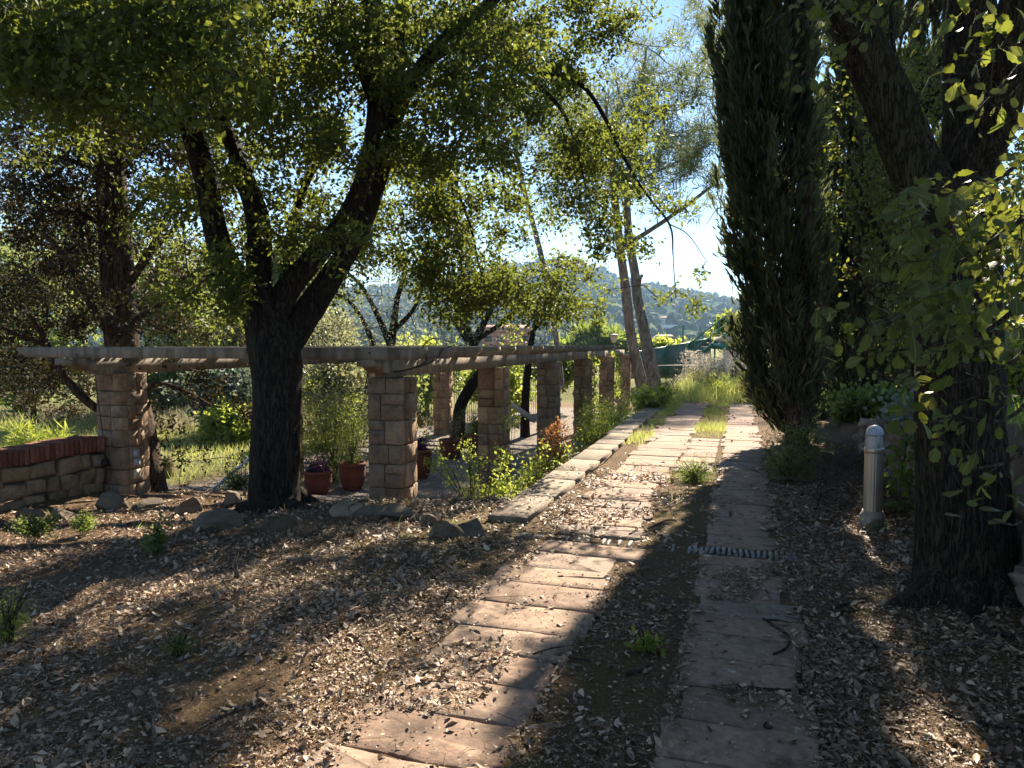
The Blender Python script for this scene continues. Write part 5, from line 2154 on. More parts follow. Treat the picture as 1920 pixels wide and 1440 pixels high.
def house(name, label, px, py, Y, wpx, hpx, wallm, roofm, flat=False, nwin=3, depth=.7):
    c = P(px, py, Y)
    k = Y / F
    w, h = wpx * k, hpx * k
    t = thing(name, label, "house", c)
    q = Acc()
    box_acc(q, (c[0], c[1], c[2] + h * .3 - h * .5), (w / 2, w * depth / 2, h * .8))
    link("wall", q.mesh("wall", wallm), t)
    q = Acc()
    zt = c[2] + h * .6 + .003
    if flat:
        box_acc(q, (c[0], c[1], zt + h * .06), (w * .53, w * depth * .53, h * .06))
    else:
        hw, hd, rh = w * .56, w * depth * .56, h * .42
        V = np.array([(-hw, -hd, 0), (hw, -hd, 0), (hw, hd, 0), (-hw, hd, 0), (-hw * .72, 0, rh), (hw * .72, 0, rh)]) + np.array([c[0], c[1], zt])
        q.add(V, [(0, 4, 3), (1, 2, 5)], [(0, 1, 5, 4), (2, 3, 4, 5), (3, 2, 1, 0)])
    link("roof", q.mesh("roof", roofm), t)
    for i in range(nwin):
        x = c[0] - w / 2 + w * (i + .5) / nwin
        q = Acc()
        box_acc(q, (x, c[1] - w * depth / 2 - .01, c[2] + h * .15), (w * .07, .04, h * .17))
        link("window", q.mesh("window", M['dark_glass']), t)


hh_ = hill_hit(1250, 606)
house("hillside_house", "long white house low on the wooded hill", 1250, 603, hh_[1] - 12, 26, 9, M['white_wall'], M['roof'], False, 4)
hh2 = hill_hit(1262, 614)
house("hillside_house", "small white terrace building below the long white house", 1250, 612, hill_hit(1250, 614)[1] - 12, 34, 4, M['white_wall'], M['cream'], True, 0)
house("roofed_hut", "brown walled hut with a pale clay roof beyond the fence", 1245, 641, 150, 34, 13, M['brown_wall'], M['roof'], False, 2)
house("villa", "pink roofed villa hidden behind the olive trees", 950, 640, 140, 90, 30, M['pink_roof'], M['pink_roof'], False, 4)
house("villa", "red roofed villa glimpsed right of the big oak trunk", 600, 645, 120, 70, 34, M['cream'], M['pink_roof'], False, 3)

# white stair rail by the sunlit grass
rl = thing("stair_railing", "pale metal stair railing sloping down beside the sunlit grass", "railing", P(440, 920, 13.5))
p0, p1 = P(478, 850, 13.4), P(392, 924, 12.6)
q = Acc()
tube(q, [p0, p1], [.028, .028], 8)
link("top_rail", q.mesh("top_rail", M['white_paint']), rl)
q = Acc()
lo_ = np.array([0, 0, -.62])
tube(q, [p0 + lo_, p1 + lo_ * .5], [.018, .018], 6)
link("lower_rail", q.mesh("lower_rail", M['white_paint']), rl)
for u in np.linspace(.03, .97, 11):
    b_ = p0 + (p1 - p0) * u
    q = Acc()
    tube(q, [b_, b_ + np.array([0, 0, -.66 + .3 * u])], [.013, .013], 6)
    link("baluster", q.mesh("baluster", M['white_paint']), rl)
# grey boards leaning on the terrace
for k, (a_, b_, lab) in enumerate([((958, 758, 17.5), (1002, 788, 16.6), "long grey board leaning between the second and third pillars"),
                                   ((956, 786, 17.2), (974, 800, 16.9), "short grey board lying under the longer leaning board")]):
    p0, p1 = P(*a_), P(*b_)
    q = Acc()
    d = p1 - p0
    V = []
    for pt_ in (p0, p1):
        for y in (-.02, .02):
            for z in (-.075, .075):
                V.append(pt_ + np.array([0, y, z]))
    q.add(np.array(V), None, [(0, 1, 3, 2), (4, 6, 7, 5), (0, 4, 5, 1), (2, 3, 7, 6), (0, 2, 6, 4), (1, 5, 7, 3)])
    tag(q.build("board", M['wood']), lab, "board")

# thin iron mesh fence at the back of the terrace
mf = thing("wire_fence", "thin dark wire fence behind the terrace and the grass", "fence", P(700, 740, 25.5))
for px in range(380, 1020, 4):
    tp = P(px, 690, 25.5)
    zb = gzs(tp[0], tp[1])
    q = Acc()
    twig_batch(q, [[tp[0], tp[1], zb - .05]], [[tp[0], tp[1], tp[2]]], .010, .010, bend=0)
    link("fence_bar", q.mesh("fence_bar", M['green_paint']), mf)
for z in (690, 735):
    q = Acc()
    tube(q, [P(380, z, 25.5), P(1016, z, 25.5)], [.014, .014], 6)
    link("rail", q.mesh("rail", M['green_paint']), mf)

# ------------------------------------------------------------------ pots and shrubs


def pot(label, px, py, Y, dpx, hpx):
    g = P(px, py, Y)
    g[2] = gzs(g[0], g[1])
    k = Y / F
    R, H = dpx * k / 2, hpx * k
    t = thing("terracotta_pot", label, "pot", g, "terracotta pots on the terrace")
    pr = [(0, 0), (R * .62, 0), (R * .74, H * .12), (R * .90, H * .35), (R * .985, H * .56), (R * .965, H * .78), (R * .93, H * .86)]
    pr2 = []
    for i in range(len(pr) - 1):
        for u in np.linspace(0, 1, 5)[:-1]:
            pr2.append((pr[i][0] + (pr[i + 1][0] - pr[i][0]) * u, pr[i][1] + (pr[i + 1][1] - pr[i][1]) * u))
    pr2 = [(a_ + (.012 if (j % 6 == 3 and j > 6) else 0), z) for j, (a_, z) in enumerate(pr2)]
    pr2.append(pr[-1])
    link("pot_body", lathe(pr2, 28).mesh("pot_body", M['terracotta'], True), t, g)
    link("rim", lathe([(R * .92, H * .86), (R * 1.0, H * .87), (R * 1.04, H * .91), (R * 1.04, H * .97), (R * .99, H), (R * .90, H), (R * .88, H * .8)], 28).mesh("rim", M['terracotta'], True), t, g)
    link("soil", lathe([(0, H * .88), (R * .9, H * .88), (R * .9, H * .7)], 20).mesh("soil", M['ground'], True), t, g)
    return g, R, H


def shrub(name, label, base, wd, ht, leafm, seed, n=900, size=.03, tmpl=None, stems=9, group=None, cat="shrub", lean=(0, 0), low=.25, tint=.5, stemm='twig', cluster=26, sr=.007, up=.3, spread=None):
    """Several stems from the ground, each carrying sprigs of leaves along its upper part."""
    r = np.random.default_rng(seed)
    t = thing(name, label, cat, base, group)
    a = Acc()
    C = []
    for k in range(stems):
        an = r.uniform(0, 2 * math.pi)
        rd = r.uniform(.15, 1) * wd / 2
        h = ht * r.uniform(.55, 1.0)
        tip = np.array([math.cos(an) * rd + lean[0], math.sin(an) * rd + lean[1], h])
        pts = [np.array([0, 0, -.03]) + r.normal(size=3) * np.array([.02, .02, 0]) * (1 + wd), tip * np.array([.35, .35, .45]) + r.normal(size=3) * .03 * wd, tip]
        sp, srr = smooth_path(np.array(pts) + base, [sr, sr * .7, sr * .25], .08)
        tube(a, sp, srr, 5)
        m = max(4, int(1.5 * n / (stems * cluster)))
        for u in r.uniform(low, 1.0, m):
            i = min(len(sp) - 1, int(u * (len(sp) - 1)))
            off = r.normal(size=3) * np.array([.12, .12, .08]) * wd * (1.1 - .5 * u)
            C.append(sp[i] + off)
            twig_batch(a, [sp[i]], [sp[i] + off], .0035, .0015, .3, .1, r)
    a.build("stems", M[stemm], t)
    C = np.array(C)
    C[:, 2] = np.maximum(C[:, 2], base[2] + .04)
    a = Acc()
    leaf_cloud(a, C, cluster, spread or (.05 * wd + .03), size, tmpl or leaf2(.55), r, tint, .22, -.1, up)
    a.build("leaves", leafm, t)
    return t


def at_ground(px, Y):
    q = P(px, 700, Y)
    q[2] = gzs(q[0], q[1])
    return q


g, R_, H_ = pot("terracotta pot with a dark purple plant just right of the oak trunk", 597, 925, 12.3, 52, 45)
shrub("purple_plant", "dark purple leaved plant in the pot nearest the oak trunk", g + np.array([0, 0, H_ * .88]), .55, .32, M['leaf_purple'], 301, 1100, .045, leaf2(.35), 12, None, "plant", low=.2)
g, R_, H_ = pot("rounded red terracotta pot left of the near pillar", 661, 905, 13.3, 50, 52)
shrub("potted_shrub", "wispy green shrub growing in the rounded red pot", g + np.array([0, 0, H_ * .88]), .7, 1.0, M['leaf_mid'], 302, 1400, .04, leaf2(.22), 10, None, "plant", low=.2)
g, R_, H_ = pot("terracotta pot half hidden behind the near pillar's right side", 788, 878, 14.4, 44, 55)
shrub("purple_plant", "purple plant showing just right of the near pillar", g + np.array([0, 0, H_ * .88]), .5, .4, M['leaf_purple'], 303, 900, .045, leaf2(.4), 10, None, "plant", low=.2)
g, R_, H_ = pot("wide dark terracotta pot at the foot of a back row pillar", 846, 850, 17.0, 46, 36)
shrub("potted_grass", "fine leaved plant in the wide dark pot by the back row", g + np.array([0, 0, H_ * .88]), .7, .95, M['leaf_olive'], 304, 900, .05, leaf2(.14), 14, None, "plant", low=.15)
g, R_, H_ = pot("dark terracotta pot directly left of the second pillar", 893, 845, 17.6, 40, 40)
shrub("potted_shrub", "bushy green plant in the pot left of the second pillar", g + np.array([0, 0, H_ * .88]), .8, .8, M['leaf_mid'], 305, 1200, .05, leaf2(.4), 10, None, "plant", low=.2)

shrub("feathery_shrub", "large feathery light green shrub between the oak trunk and the near pillar", at_ground(618, 14.0), 1.9, 2.3, M['leaf_lime'], 310, 5200, .065, leaf2(.26), 30, low=.10, tint=.5)
shrub("feathery_shrub", "second feathery shrub behind the two left pots", at_ground(650, 15.2), 1.8, 2.3, M['leaf_olive'], 311, 3600, .07, leaf2(.26), 24, low=.12)
shrub("sapling", "young tree with bright lime leaves leaning left before the second pillar", at_ground(884, 10.2), .35, 1.5, M['leaf_lime'], 312, 620, .034, leaf_t(.6, .1, .1), 5, None, "sapling", low=.25, sr=.010, spread=.07)
shrub("sapling", "lime leaved shoot slanting up to the left towards the back row pots", at_ground(880, 10.3), .3, 1.35, M['leaf_lime'], 313, 420, .034, leaf_t(.6, .1, .1), 3, None, "sapling", lean=(-.62, .1), low=.3, sr=.009, spread=.05)
shrub("rose_bush", "bright leafy bush in front of the second pillar's foot", W(7.75, -2.62, gzs(*W(7.75, -2.62)[:2])), .6, .6, M['leaf_lime'], 314, 1000, .045, leaf_t(.66, .1, .1), 12, None, "bush", low=.1, spread=.06)
shrub("rose_bush", "taller thin rose shoots climbing past the second pillar", W(8.2, -2.75, gzs(*W(8.2, -2.75)[:2])), .35, 1.45, M['leaf_lime'], 315, 420, .042, leaf_t(.66, .1, .1), 5, None, "bush", low=.35, spread=.05)
shrub("red_shrub", "shrub with rusty red leaves between the second and third pillars", W(10.6, -2.75, gzs(*W(10.6, -2.75)[:2])), .7, 1.5, M['leaf_red'], 316, 2000, .045, leaf2(.5), 16, low=.35)
shrub("green_shrub", "yellow green shrub mixed round the rusty red one", W(10.3, -2.7, gzs(*W(10.3, -2.7)[:2])), .9, 1.15, M['leaf_lime'], 317, 3000, .048, leaf_t(.55, .1, .1), 20, low=.15)
shrub("green_shrub", "small grey green tuft at the kerb near the second pillar", W(9.1, -2.45, gzs(*W(9.1, -2.45)[:2])), .5, .45, M['leaf_olive'], 318, 1000, .035, leaf2(.25), 20, low=.15)
shrub("green_shrub", "loose sunlit weeds left of the rusty red shrub", W(9.9, -2.9, gzs(*W(9.9, -2.9)[:2])), .8, .9, M['leaf_lime'], 319, 1100, .042, leaf_t(.6, .1, .1), 12, low=.2)
shrub("lime_shrub", "big bright green shrub spilling over the kerb beside the ivy pillar", W(14.6, -2.85, gzs(*W(14.6, -2.85)[:2])), 1.5, 1.55, M['leaf_lime'], 320, 6200, .055, leaf2(.5), 36, low=.12)
shrub("lime_shrub", "second bright shrub further along the kerb", W(16.6, -2.9, gzs(*W(16.6, -2.9)[:2])), 1.5, 1.5, M['leaf_lime'], 321, 5200, .06, leaf2(.5), 32, low=.12)
shrub("dark_shrub", "dark rounded shrub at the far end of the kerb under the pines", W(20.5, -2.6, gzs(*W(20.5, -2.6)[:2])), 1.6, 1.75, M['leaf_mid'], 322, 4200, .05, leaf2(.3), 34, low=.1)
shrub("dark_shrub", "arching grey green weed beside the dark shrub at the path end", W(19.6, -1.9, gzs(*W(19.6, -1.9)[:2])), 1.1, .9, M['leaf_mid'], 323, 2200, .05, leaf2(.2), 26, low=.15)
shrub("broad_weed", "low broad leaved plant at the end of the kerb wall", W(17.8, -2.1, gzs(*W(17.8, -2.1)[:2]) + .04), .9, .4, M['leaf_lime'], 324, 420, .11, leaf_t(.7, .1, .15), 14, None, "weed", low=.2)
shrub("white_flower", "mullein like spike with pale flowers by the dark shrub", W(18.6, -2.25, gzs(*W(18.6, -2.25)[:2])), .12, .85, M['plume'], 325, 320, .035, leaf2(.7), 3, None, "flower", low=.3, spread=.03)
shrub("weed_clump", "grassy weed clump at the foot of the dark cypress", W(9.7, .72, gzs(*W(9.7, .72)[:2])), .95, .62, M['leaf_mid'], 326, 2400, .045, leaf2(.2), 40, None, "weed", low=.08)
shrub("weed_clump", "second weed clump left of the cypress base on the path edge", W(8.9, .55, gzs(*W(8.9, .55)[:2])), .7, .42, M['leaf_mid'], 327, 1400, .04, leaf2(.22), 26, None, "weed", low=.08)
shrub("weed_clump", "weeds growing between the two tracks in the middle of the path", W(8.5, -.5, gzs(*W(8.5, -.5)[:2])), .55, .26, M['leaf_mid'], 328, 900, .035, leaf2(.2), 30, None, "weed", low=.08)
shrub("seedling", "small toothed seedling standing between the tracks near the camera", G(1215, 1222, gzs(*G(1215, 1222)[:2])), .14, .15, M['leaf_lime'], 329, 60, .05, leaf_t(.6, .1, .1), 5, None, "weed", low=.4, cluster=4, spread=.02)
shrub("sow_thistle", "tall grey green thistle like weed on the shaded slope", G(288, 1030, gzs(*G(288, 1030)[:2])), .20, .36, M['leaf_mid'], 330, 110, .08, leaf_t(.34, .1, .2), 3, None, "weed", low=.05, cluster=6, spread=.03)
shrub("fennel", "feathery dark green fennel at the left edge of the slope", G(15, 1200, gzs(*G(15, 1200)[:2])), .30, .34, M['leaf_mid'], 331, 900, .04, leaf2(.08), 16, None, "weed", low=.1, spread=.04)
shrub("fennel", "small wispy seedling on the sunlit patch of the slope", G(335, 1228, gzs(*G(335, 1228)[:2])), .14, .14, M['leaf_mid'], 332, 220, .03, leaf2(.08), 9, None, "weed", low=.1, spread=.02)
shrub("fern", "pale fern like weed at the foot of the brick topped wall", G(70, 1000, gzs(*G(70, 1000)[:2])), .6, .22, M['leaf_mid'], 333, 240, .032, leaf2(.35), 16, None, "weed", low=.15, spread=.03)
shrub("weed_sprig", "green sprig among the rocks below the leftmost pillar", G(160, 990, gzs(*G(160, 990)[:2])), .35, .2, M['leaf_mid'], 334, 180, .03, leaf2(.4), 10, None, "weed", low=.2, spread=.03)
shrub("dry_tuft", "brown dead tuft on the sunlit grass", at_ground(310, 14.6), .35, .55, M['grass_dry'], 335, 260, .16, leaf2(.07), 18, None, "tuft", low=.1, spread=.03)
shrub("bollard_weed", "grey green weed growing at the bollard's foot", np.array([bp[0] - .03, bp[1] - .16, bp[2]]), .2, .13, M['leaf_olive'], 336, 380, .03, leaf2(.3), 12, None, "weed", low=.1, spread=.02)
shrub("palm_tuft", "spiky fan leaved plant behind the brick topped wall", at_ground(70, 15.5), 1.1, 1.0, M['leaf_lime'], 337, 500, .35, leaf2(.06), 20, None, "plant", low=.3, spread=.05)
shrub("lime_shrub", "bright weeds around the foot of the stair railing", at_ground(440, 12.8), .9, .42, M['leaf_mid'], 338, 1400, .045, leaf2(.4), 22, low=.1)
for k, (s_, t_, h_, w_) in enumerate([(21.5, .4, .9, 1.3), (22.5, 1.6, .95, 1.5), (23.8, -.9, .8, 1.3), (25.5, .8, .9, 1.6), (20.9, 1.3, .75, 1.4), (22.0, -.6, .6, 1.3), (26.5, -1.5, .9, 1.6), (24.2, 2.4, 1.0, 1.5)]):
    shrub("flowering_weed", ["orange flowered weeds where the path ends", "pale green tall weeds left of the cypress column", "loose weeds in the field right of the pine trunks", "tall yellow green weeds in front of the green stair", "low bright weeds just left of the cypress foot", "soft green weeds closing the gap between the tracks at their end", "weeds at the foot of the two pine trunks", "bright weeds right at the cypress edge in the field"][k],
          W(s_, t_, gzs(*W(s_, t_)[:2])), w_, h_, M[['leaf_lime', 'leaf_lime', 'leaf_olive', 'leaf_lime', 'leaf_lime', 'leaf_lime', 'leaf_olive', 'leaf_lime'][k]], 350 + k, 2400, .05, leaf2(.3), 30, None, "weed", low=.1)
q = shrub("orange_flowers", "patch of orange yellow flowers in the weeds at the path end", W(20.6, .35, gzs(*W(20.6, .35)[:2])), 1.0, .85, M['flower_yellow'], 345, 900, .04, leaf2(.7), 22, None, "flowers", low=.5)

# ivy on the fourth pillar and on the far ones, bare vine over the near girder, ivy on the bank


def ivy(label, pts, n, size, seed, leafm, spread=.05):
    r = np.random.default_rng(seed)
    t = thing("ivy", label, "ivy", pts[0])
    a = Acc()
    sp, sr = smooth_path(pts, np.linspace(.010, .004, len(pts)), .05)
    tube(a, sp, sr, 5, .0)
    a.build("stem", M['twig'], t)
    C = sp[r.integers(0, len(sp), n)] + r.normal(size=(n, 3)) * spread
    a = Acc()
    scatter(a, leaf_t(.85, .08, .1), C, rand_dirs(n, r) * .6 + np.array([0, -.2, -.7]), rand_dirs(n, r) * .6 + np.array([.2, -.8, .3]), size * r.uniform(.6, 1.3, n), r.random(n))
    a.build("leaves", leafm, t)


fr = -PW / 2 - .03
ivy("dark ivy climbing the shaded face of the fourth pillar", [PG(12 + fr, .02, -1.1), PG(12 + fr, -.08, -.6), PG(12 + fr, .0, -.1), PG(12 + fr, -.05, .4), PG(12 + fr, -.02, .6)], 260, .05, 401, M['leaf_mid'])
ivy("sunlit ivy hanging from the top corner of the fourth pillar", [PG(12.1, .20, 1.25), PG(12.1, .30, 1.1), PG(12.1, .31, .7), PG(12.1, .30, .1), PG(12.1, .28, -.5)], 420, .06, 402, M['leaf_lime'], .07)
ivy("bright ivy on the right edge of the fifth pillar", [PG(16.1, .18, 1.3), PG(16.1, .30, 1.1), PG(16.1, .31, .5), PG(16.1, .30, -.2)], 380, .07, 403, M['leaf_lime'], .08)
ivy("ivy trailing down the bank wall behind the bollard lamp", [W(7.2, 1.45, .85), W(7.15, 1.42, .6), W(7.2, 1.40, .35), W(7.1, 1.40, .15)], 240, .06, 404, M['leaf_mid'], .09)
ivy("grey green creeper spreading over the top of the bank wall", [W(8.6, 1.6, .8), W(8.0, 1.6, .92), W(7.4, 1.6, .95), W(6.6, 1.62, .95)], 700, .05, 405, M['leaf_grey'], .13)
vn = thing("bare_vine", "bare dark vine looping over the near girder", "vine", PG(1.2, .1, 1.2))
a = Acc()
for pts in ([(700, 694, 8.85), (740, 697, 8.8), (775, 690, 8.8), (796, 680, 8.7), (799, 668, 8.6), (792, 655, 8.5), (800, 640, 8.5), (822, 634, 8.6), (845, 642, 8.8)],
            [(775, 690, 8.8), (800, 682, 8.9), (820, 672, 9.0), (830, 655, 9.0), (850, 648, 9.1)]):
    sp, sr = smooth_path([P(*q) for q in pts], np.linspace(.011, .005, len(pts)), .04)
    tube(a, sp, sr, 6)
a.build("stem", M['twig'], vn)

# ------------------------------------------------------------------ grass


def grass(name, label, S0, S1, T0, T1, n, h, mat, seed, mask=None, tm=.5, tmpl=None, lean=.35, extra=0.0):
    r = np.random.default_rng(seed)
    s = r.uniform(S0, S1, n)
    t = r.uniform(T0, T1, n)
    if mask is not None:
        k = mask(s, t) > r.random(n)
        s, t = s[k], t[k]
    n = len(s)
    x, y = s * sA + t * cA, s * cA - t * sA
    pos = np.column_stack([x, y, gz(x, y) - .01 + extra])
    d = np.column_stack([r.normal(size=n) * lean, r.normal(size=n) * lean, np.ones(n)])
    nn = np.column_stack([r.normal(size=n), r.normal(size=n), np.full(n, .1)])
    tn = np.clip(tm + .6 * fbm(s * .8, t * .8, 2, seed) + r.normal(size=n) * .2, 0, 1)
    a = Acc()
    scatter(a, tmpl or BLADE, pos, d, nn, h * r.uniform(.5, 1.4, n), tn)
    o = a.build(name, mat)
    return tag(o, label, "grass", None, "stuff")


clump = lambda s, t: np.clip(.5 + 2.2 * fbm(s * 1.3, t * 1.3, 2, 71), 0, 1)
grass("grass", "sunlit meadow grass on the slope left of the pergola", 9.5, 24, -26, -9.8, 46000, .20, M['grass'], 501, lambda s, t: field_grassy(s, t) * np.clip(.55 + fbm(s, t, 2, 5), 0, 1))
grass("tall_grass", "tall pale seeding grass at the back of the sunlit lawn", 17.5, 24, -26, -10, 12000, .55, M['grass_dry'], 502, clump)
grass("field_grass", "tall yellow green weeds filling the field beyond the path end", 19.6, 37, -3.2, 5, 30000, .38, M['grass'], 503, lambda s, t: np.clip(.35 + 1.8 * fbm(s * .9, t * .9, 2, 31), .1, 1), .6)
grass("path_grass", "grass growing in the strip between the two tracks at the path's far end", 12.6, 20.5, -.80, -.26, 8000, .10, M['grass'], 504, lambda s, t: clump(s, t), .55)
grass("verge_grass", "grass verge along the foot of the kerb wall", 10.2, 20.5, -1.78, -1.45, 6500, .11, M['grass'], 505, lambda s, t: clump(s, t) * sstep(10.5, 13, s), .6)
grass("kerb_weeds", "sparse thin grass sprouting in the gaps of the near path", 4.5, 12, -1.75, 1.2, 900, .07, M['grass'], 506, lambda s, t: np.clip(fbm(s * 1.7, t * 1.7, 2, 91) * 2.5, 0, 1) * (np.abs(t + .54) < .28) + .03, .45)
grass("bank_grass", "green undergrowth on top of the right hand bank", 3, 18, 1.9, 7, 14000, .22, M['leaf_mid'], 507, clump, .6)
grass("edge_weeds", "small green weeds sprouting along the row of edging rocks", 5.6, 7.2, -9.3, -2.4, 1500, .09, M['leaf_mid'], 509, lambda s, t: np.clip(fbm(s * 2.2, t * 1.4, 2, 93) * 3.2 - .2, 0, 1), .6)
grass("slope_weeds", "thin fresh grass sprinkled over the shaded slope", 2.0, 6.0, -6.5, -1.6, 1600, .07, M['grass'], 510, lambda s, t: np.clip(fbm(s * 1.6, t * 1.6, 2, 95) * 3 - .55, 0, 1), .3)
r = np.random.default_rng(508)
n = 300
s, t_ = r.uniform(25, 34, n), r.uniform(-2.6, 3.6, n)
x, y = s * sA + t_ * cA, s * cA - t_ * sA
pos = np.column_stack([x, y, gz(x, y)])
hts = r.uniform(.8, 1.45, n)
a = Acc()
tops = pos + np.column_stack([r.normal(size=n) * .1, r.normal(size=n) * .1, hts])
twig_batch(a, pos, tops, .006, .003, .7, .05, r)
m = 34
base = np.repeat(tops, m, 0)
u = r.random(n * m)
pp = base + np.column_stack([r.normal(size=n * m) * .05, r.normal(size=n * m) * .05, -u * .38])
scatter(a, leaf2(.4), pp, rand_dirs(n * m, r) + np.array([0, 0, .7]), rand_dirs(n * m, r), .06 * r.uniform(.6, 1.4, n * m), r.random(n * m))
tag(a.build("seed_plumes", M['plume']), "pale feathery seed plumes rising over the field weeds", "grass", None, "stuff")

# ------------------------------------------------------------------ fallen leaves, needles, sticks
r = np.random.default_rng(601)


def litter_density(s, t, x, y):
    left = (np.abs(t + 1.15) < .36)
    right = (np.abs(t - .03) < .30)
    mid = (t > -.8) & (t < -.28)
    k = np.ones_like(s)
    edge = np.minimum(np.abs(np.abs(t + 1.15) - .36), np.abs(np.abs(t - .03) - .30))
    k = np.where(left | right, .05 + .6 * (fbm(s * 1.2, t * 1.6, 2, 44) > .22) + .7 * np.exp(-(edge / .05) ** 2) * (fbm(s * 2, t * 2, 2, 48) > -.1), k)
    k = np.where(mid, .10 + .3 * (fbm(s * 1.5, t * 1.5, 2, 45) > .1), k)
    k = np.where((t < -1.74) & (t > -2.22) & (s > 6.2), .10, k)
    k = np.where(s > 8.6, k * .5, k)
    k = np.where(s > 12, k * .3, k)
    k = np.where((t < -2.4) & (s > 9), k * .55, k)
    k = np.where((t > .38) | (t < -1.5), k * np.clip(.70 + 1.9 * fbm(x * 1.6, y * 1.6, 4, 46), .15, 1.3), k)
    return np.clip(k, 0, 1)


def spread_points(n, y0, y1, r):
    y = np.sqrt(r.uniform(y0 * y0, y1 * y1, n))
    x = r.uniform(-.86, .86, n) * y
    s, t = ST(x, y)
    k = r.random(n) < litter_density(s, t, x, y)
    k &= ~((t < -10) & (s > 9)) & (t < 1.6)
    return x[k], y[k], s[k], t[k]


def slab_lift(s, t):
    return np.where(((np.abs(t + 1.15) < .36) | (np.abs(t - .03) < .30)) & (s > 1.4) & (s < 20), .016, np.where((t < -1.74) & (t > -2.2) & (s > 6.0), .075, .0))


a = Acc()
DRY = [leaf_t(.50, .25, .25), leaf_t(.42, .45, -.2), leaf_t(.58, .10, .4), leaf_t(.46, -.3, .15)]
for (y0, y1, n, sz) in ((2.0, 5.0, 27000, .036), (5.0, 9.0, 36000, .042), (9.0, 15.0, 16000, .055), (2.0, 5.5, 100000, .014), (5.5, 9.0, 40000, .020)):
    x, y, s, t_ = spread_points(n, y0, y1, r)
    for j in range(4):
        X, Y_, S_, T_ = x[j::4], y[j::4], s[j::4], t_[j::4]
        m = len(X)
        pos = np.column_stack([X, Y_, gz(X, Y_) + slab_lift(S_, T_) + .006 + np.abs(r.normal(size=m)) * .008])
        d = np.column_stack([r.normal(size=m), r.normal(size=m), r.normal(size=m) * .22])
        nn = np.column_stack([r.normal(size=m) * .38, r.normal(size=m) * .38, np.ones(m) * np.where(r.random(m) < .5, 1, -1)])
        tn = np.where(r.random(m) < .66, r.beta(1.2, 3.2, m) * .75, r.beta(2.4, 1.6, m))
        scatter(a, DRY[j] if sz > .03 else leaf2(.6, .2), pos, d, nn, sz * np.clip(np.exp(r.normal(size=m) * .38), .35, 1.7), tn)
tag(a.build("fallen_leaves", M['litter']), "dry brown oak leaves littering the ground and the path edges", "leaf litter", None, "stuff")

a = Acc()
for (y0, y1, n, L) in ((2.0, 5.0, 95000, .038), (5.0, 9.5, 50000, .058)):
    x, y, s, t_ = spread_points(n, y0, y1, r)
    m = len(x)
    pos = np.column_stack([x, y, gz(x, y) + slab_lift(s, t_) + .004 + np.abs(r.normal(size=m)) * .005])
    d = np.column_stack([r.normal(size=m), r.normal(size=m), r.normal(size=m) * .15])
    nn = np.column_stack([r.normal(size=m) * .3, r.normal(size=m) * .3, np.ones(m)])
    scatter(a, (np.array([[-.025, 0, 0], [.025, 0, 0], [.02, 1, .03], [-.02, 1, .03]]), np.array([[0, 1, 2], [0, 2, 3]])), pos, d, nn, L * r.uniform(.4, 1.5, m), r.random(m))
tag(a.build("dry_needles", M['straw']), "dry conifer needles and stalks mixed into the leaf litter", "leaf litter", None, "stuff")

a = Acc()
x, y, s, t_ = spread_points(3200, 2.0, 10.0, r)
m = len(x)
z = gz(x, y) + slab_lift(s, t_)
d = np.column_stack([r.normal(size=m), r.normal(size=m), np.abs(r.normal(size=m)) * .12])
L = r.uniform(.04, .22, m)
A = np.column_stack([x, y, z + .008])
B = A + norm(d) * L[:, None]
twig_batch(a, A, B, r.uniform(.002, .005, m), .0015, r.random(m), .12, r)
tag(a.build("twig_litter", M['twig_pale']), "small broken twigs scattered through the leaf litter", "twigs", None, "stuff")

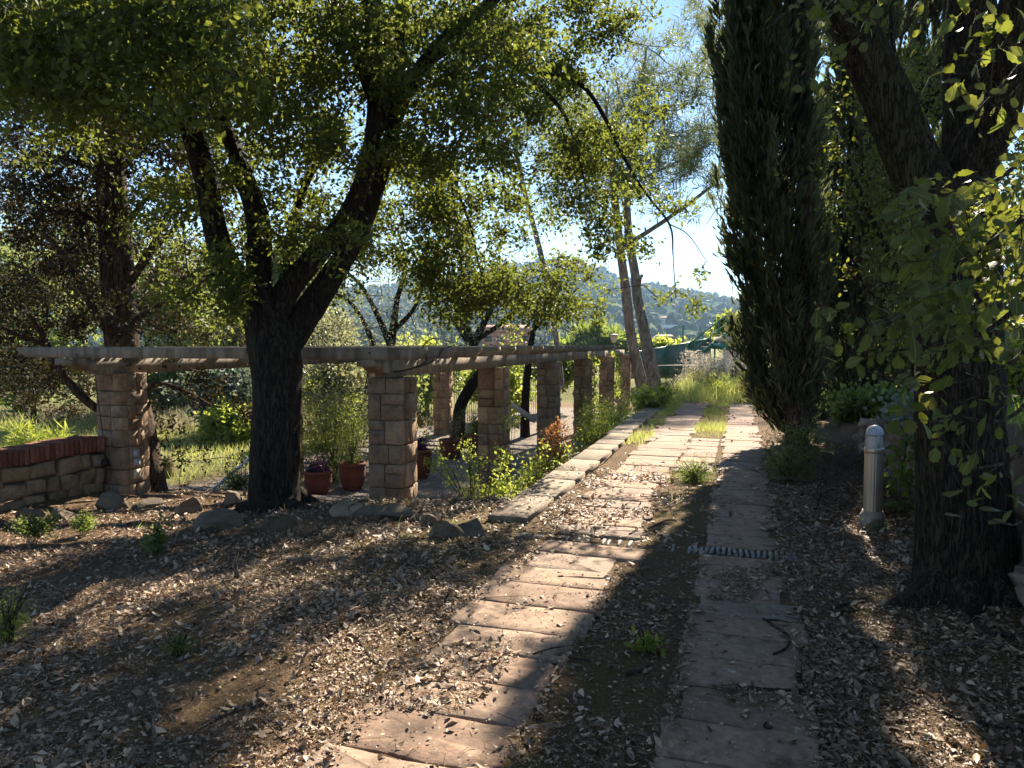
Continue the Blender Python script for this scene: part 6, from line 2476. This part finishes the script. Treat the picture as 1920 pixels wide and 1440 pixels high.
STICKS = [
    ([(1632, 1198), (1668, 1216), (1740, 1224), (1800, 1212), (1850, 1202), (1885, 1208)], .016, "long bent grey branch lying below the right hand trunk"),
    ([(1800, 1143), (1822, 1165), (1850, 1185), (1905, 1192)], .020, "thick broken branch lying right of the mossy trunk's foot"),
    ([(1735, 1305), (1770, 1335), (1820, 1352), (1920, 1368)], .011, "thin dark branch in the lower right corner"),
    ([(1560, 1140), (1600, 1128), (1645, 1112)], .010, "dark stick in the sunlit patch left of the mossy trunk"),
    ([(1565, 1148), (1605, 1145)], .009, "short stick parallel to the dark one in the sunlit patch"),
    ([(1432, 1165), (1460, 1185), (1480, 1200), (1475, 1220), (1450, 1232)], .010, "forked dark twig lying across the right track"),
    ([(1440, 1168), (1470, 1170), (1530, 1188)], .008, "straight twig beside the forked one on the right track"),
    ([(1380, 1292), (1440, 1300), (1520, 1302), (1540, 1306)], .012, "dark stick lying in a joint of the right track"),
    ([(1435, 1366), (1455, 1376), (1480, 1388)], .015, "short stub of branch at the right track's edge"),
    ([(1175, 1262), (1200, 1256), (1222, 1246)], .012, "curved dark stick between the two tracks"),
    ([(1000, 1232), (1040, 1220), (1075, 1215), (1082, 1200)], .006, "thin twig lying on the sunlit left track"),
    ([(1045, 1235), (1090, 1236), (1108, 1238)], .006, "short twig at the right edge of the sunlit left track"),
    ([(1180, 1005), (1215, 990), (1250, 975), (1270, 976)], .008, "thin curved twig near the drain on the left track"),
    ([(445, 1082), (440, 1050), (447, 1028)], .018, "pale dead root stub standing on the shaded slope"),
    ([(655, 985), (658, 965), (653, 950), (665, 945)], .016, "grey forked stub poking up beside the slanting rock slab"),
    ([(340, 1388), (410, 1345), (470, 1318), (515, 1300)], .007, "long thin pale twig in the lower left leaf litter"),
    ([(290, 1390), (288, 1350), (300, 1325)], .009, "short curved grey twig in the lower left leaf litter"),
    ([(500, 1162), (560, 1152), (620, 1150)], .008, "dark twig in the dappled middle of the slope"),
    ([(668, 1195), (690, 1225), (705, 1245)], .009, "dark short stick near the left track in dappled shade"),
    ([(545, 1015), (600, 1000), (640, 985)], .008, "thin stick by the sunlit strip right of the oak's foot"),
    ([(220, 985), (260, 978), (300, 982)], .010, "dark stick lying before the leftmost pillar's rocks"),
    ([(1470, 930), (1520, 922), (1600, 915)], .011, "long dead stick on the ground left of the bollard"),
    ([(1545, 905), (1600, 870), (1650, 850)], .012, "dead branch propped from the ground towards the bank"),
    ([(1560, 945), (1640, 938), (1700, 941)], .010, "stick lying level behind the bollard"),
    ([(1620, 1034), (1670, 1028), (1730, 1024)], .012, "pale thin branch right of the bollard's foot"),
    ([(1530, 955), (1538, 930), (1540, 915)], .009, "short stake standing left of the bollard"),
]
for pts, rad, lab in STICKS:
    W3 = []
    for k, (px, py) in enumerate(pts):
        g = G(px, py, 0.0)
        for _ in range(5):
            g = G(px, py, gzs(g[0], g[1]) + rad)
        s, t_ = ST(g[0], g[1])
        W3.append(g + np.array([0, 0, float(slab_lift(np.array([s]), np.array([t_]))[0])]))
    if "stub" in lab or "propped" in lab or "stake" in lab:
        b = W3[0]
        for k in range(1, len(W3)):
            W3[k] = P(pts[k][0], pts[k][1], b[1] - (.0 if "propped" not in lab else -.15 * k))
    sp, sr = smooth_path(W3, np.linspace(rad, rad * .55, len(W3)), .03)
    a = Acc()
    tube(a, sp, sr, 8, rad * .18, 3, freq=40)
    o = a.build("fallen_branch", M['twig_pale'] if "pale" in lab or "grey" in lab else M['twig'], None, True)
    tag(o, lab, "stick", "sticks lying on the ground")

# tangle of dead brush under the bank, left of the bollard
r = np.random.default_rng(77)
n = 420
s, t_ = r.uniform(6.9, 10.2, n), r.uniform(.75, 1.6, n)
x, y = s * sA + t_ * cA, s * cA - t_ * sA
A = np.column_stack([x, y, gz(x, y) + r.uniform(0, .05, n)])
B = A + np.column_stack([r.normal(size=n) * .35, r.normal(size=n) * .30, r.uniform(-.02, .34, n)])
a = Acc()
twig_batch(a, A, B, r.uniform(.003, .008, n), .002, r.random(n), .15, r)
tag(a.build("dead_brush", M['twig_pale']), "tangle of dead brushwood heaped under the bank behind the bollard", "brushwood", None, "stuff")
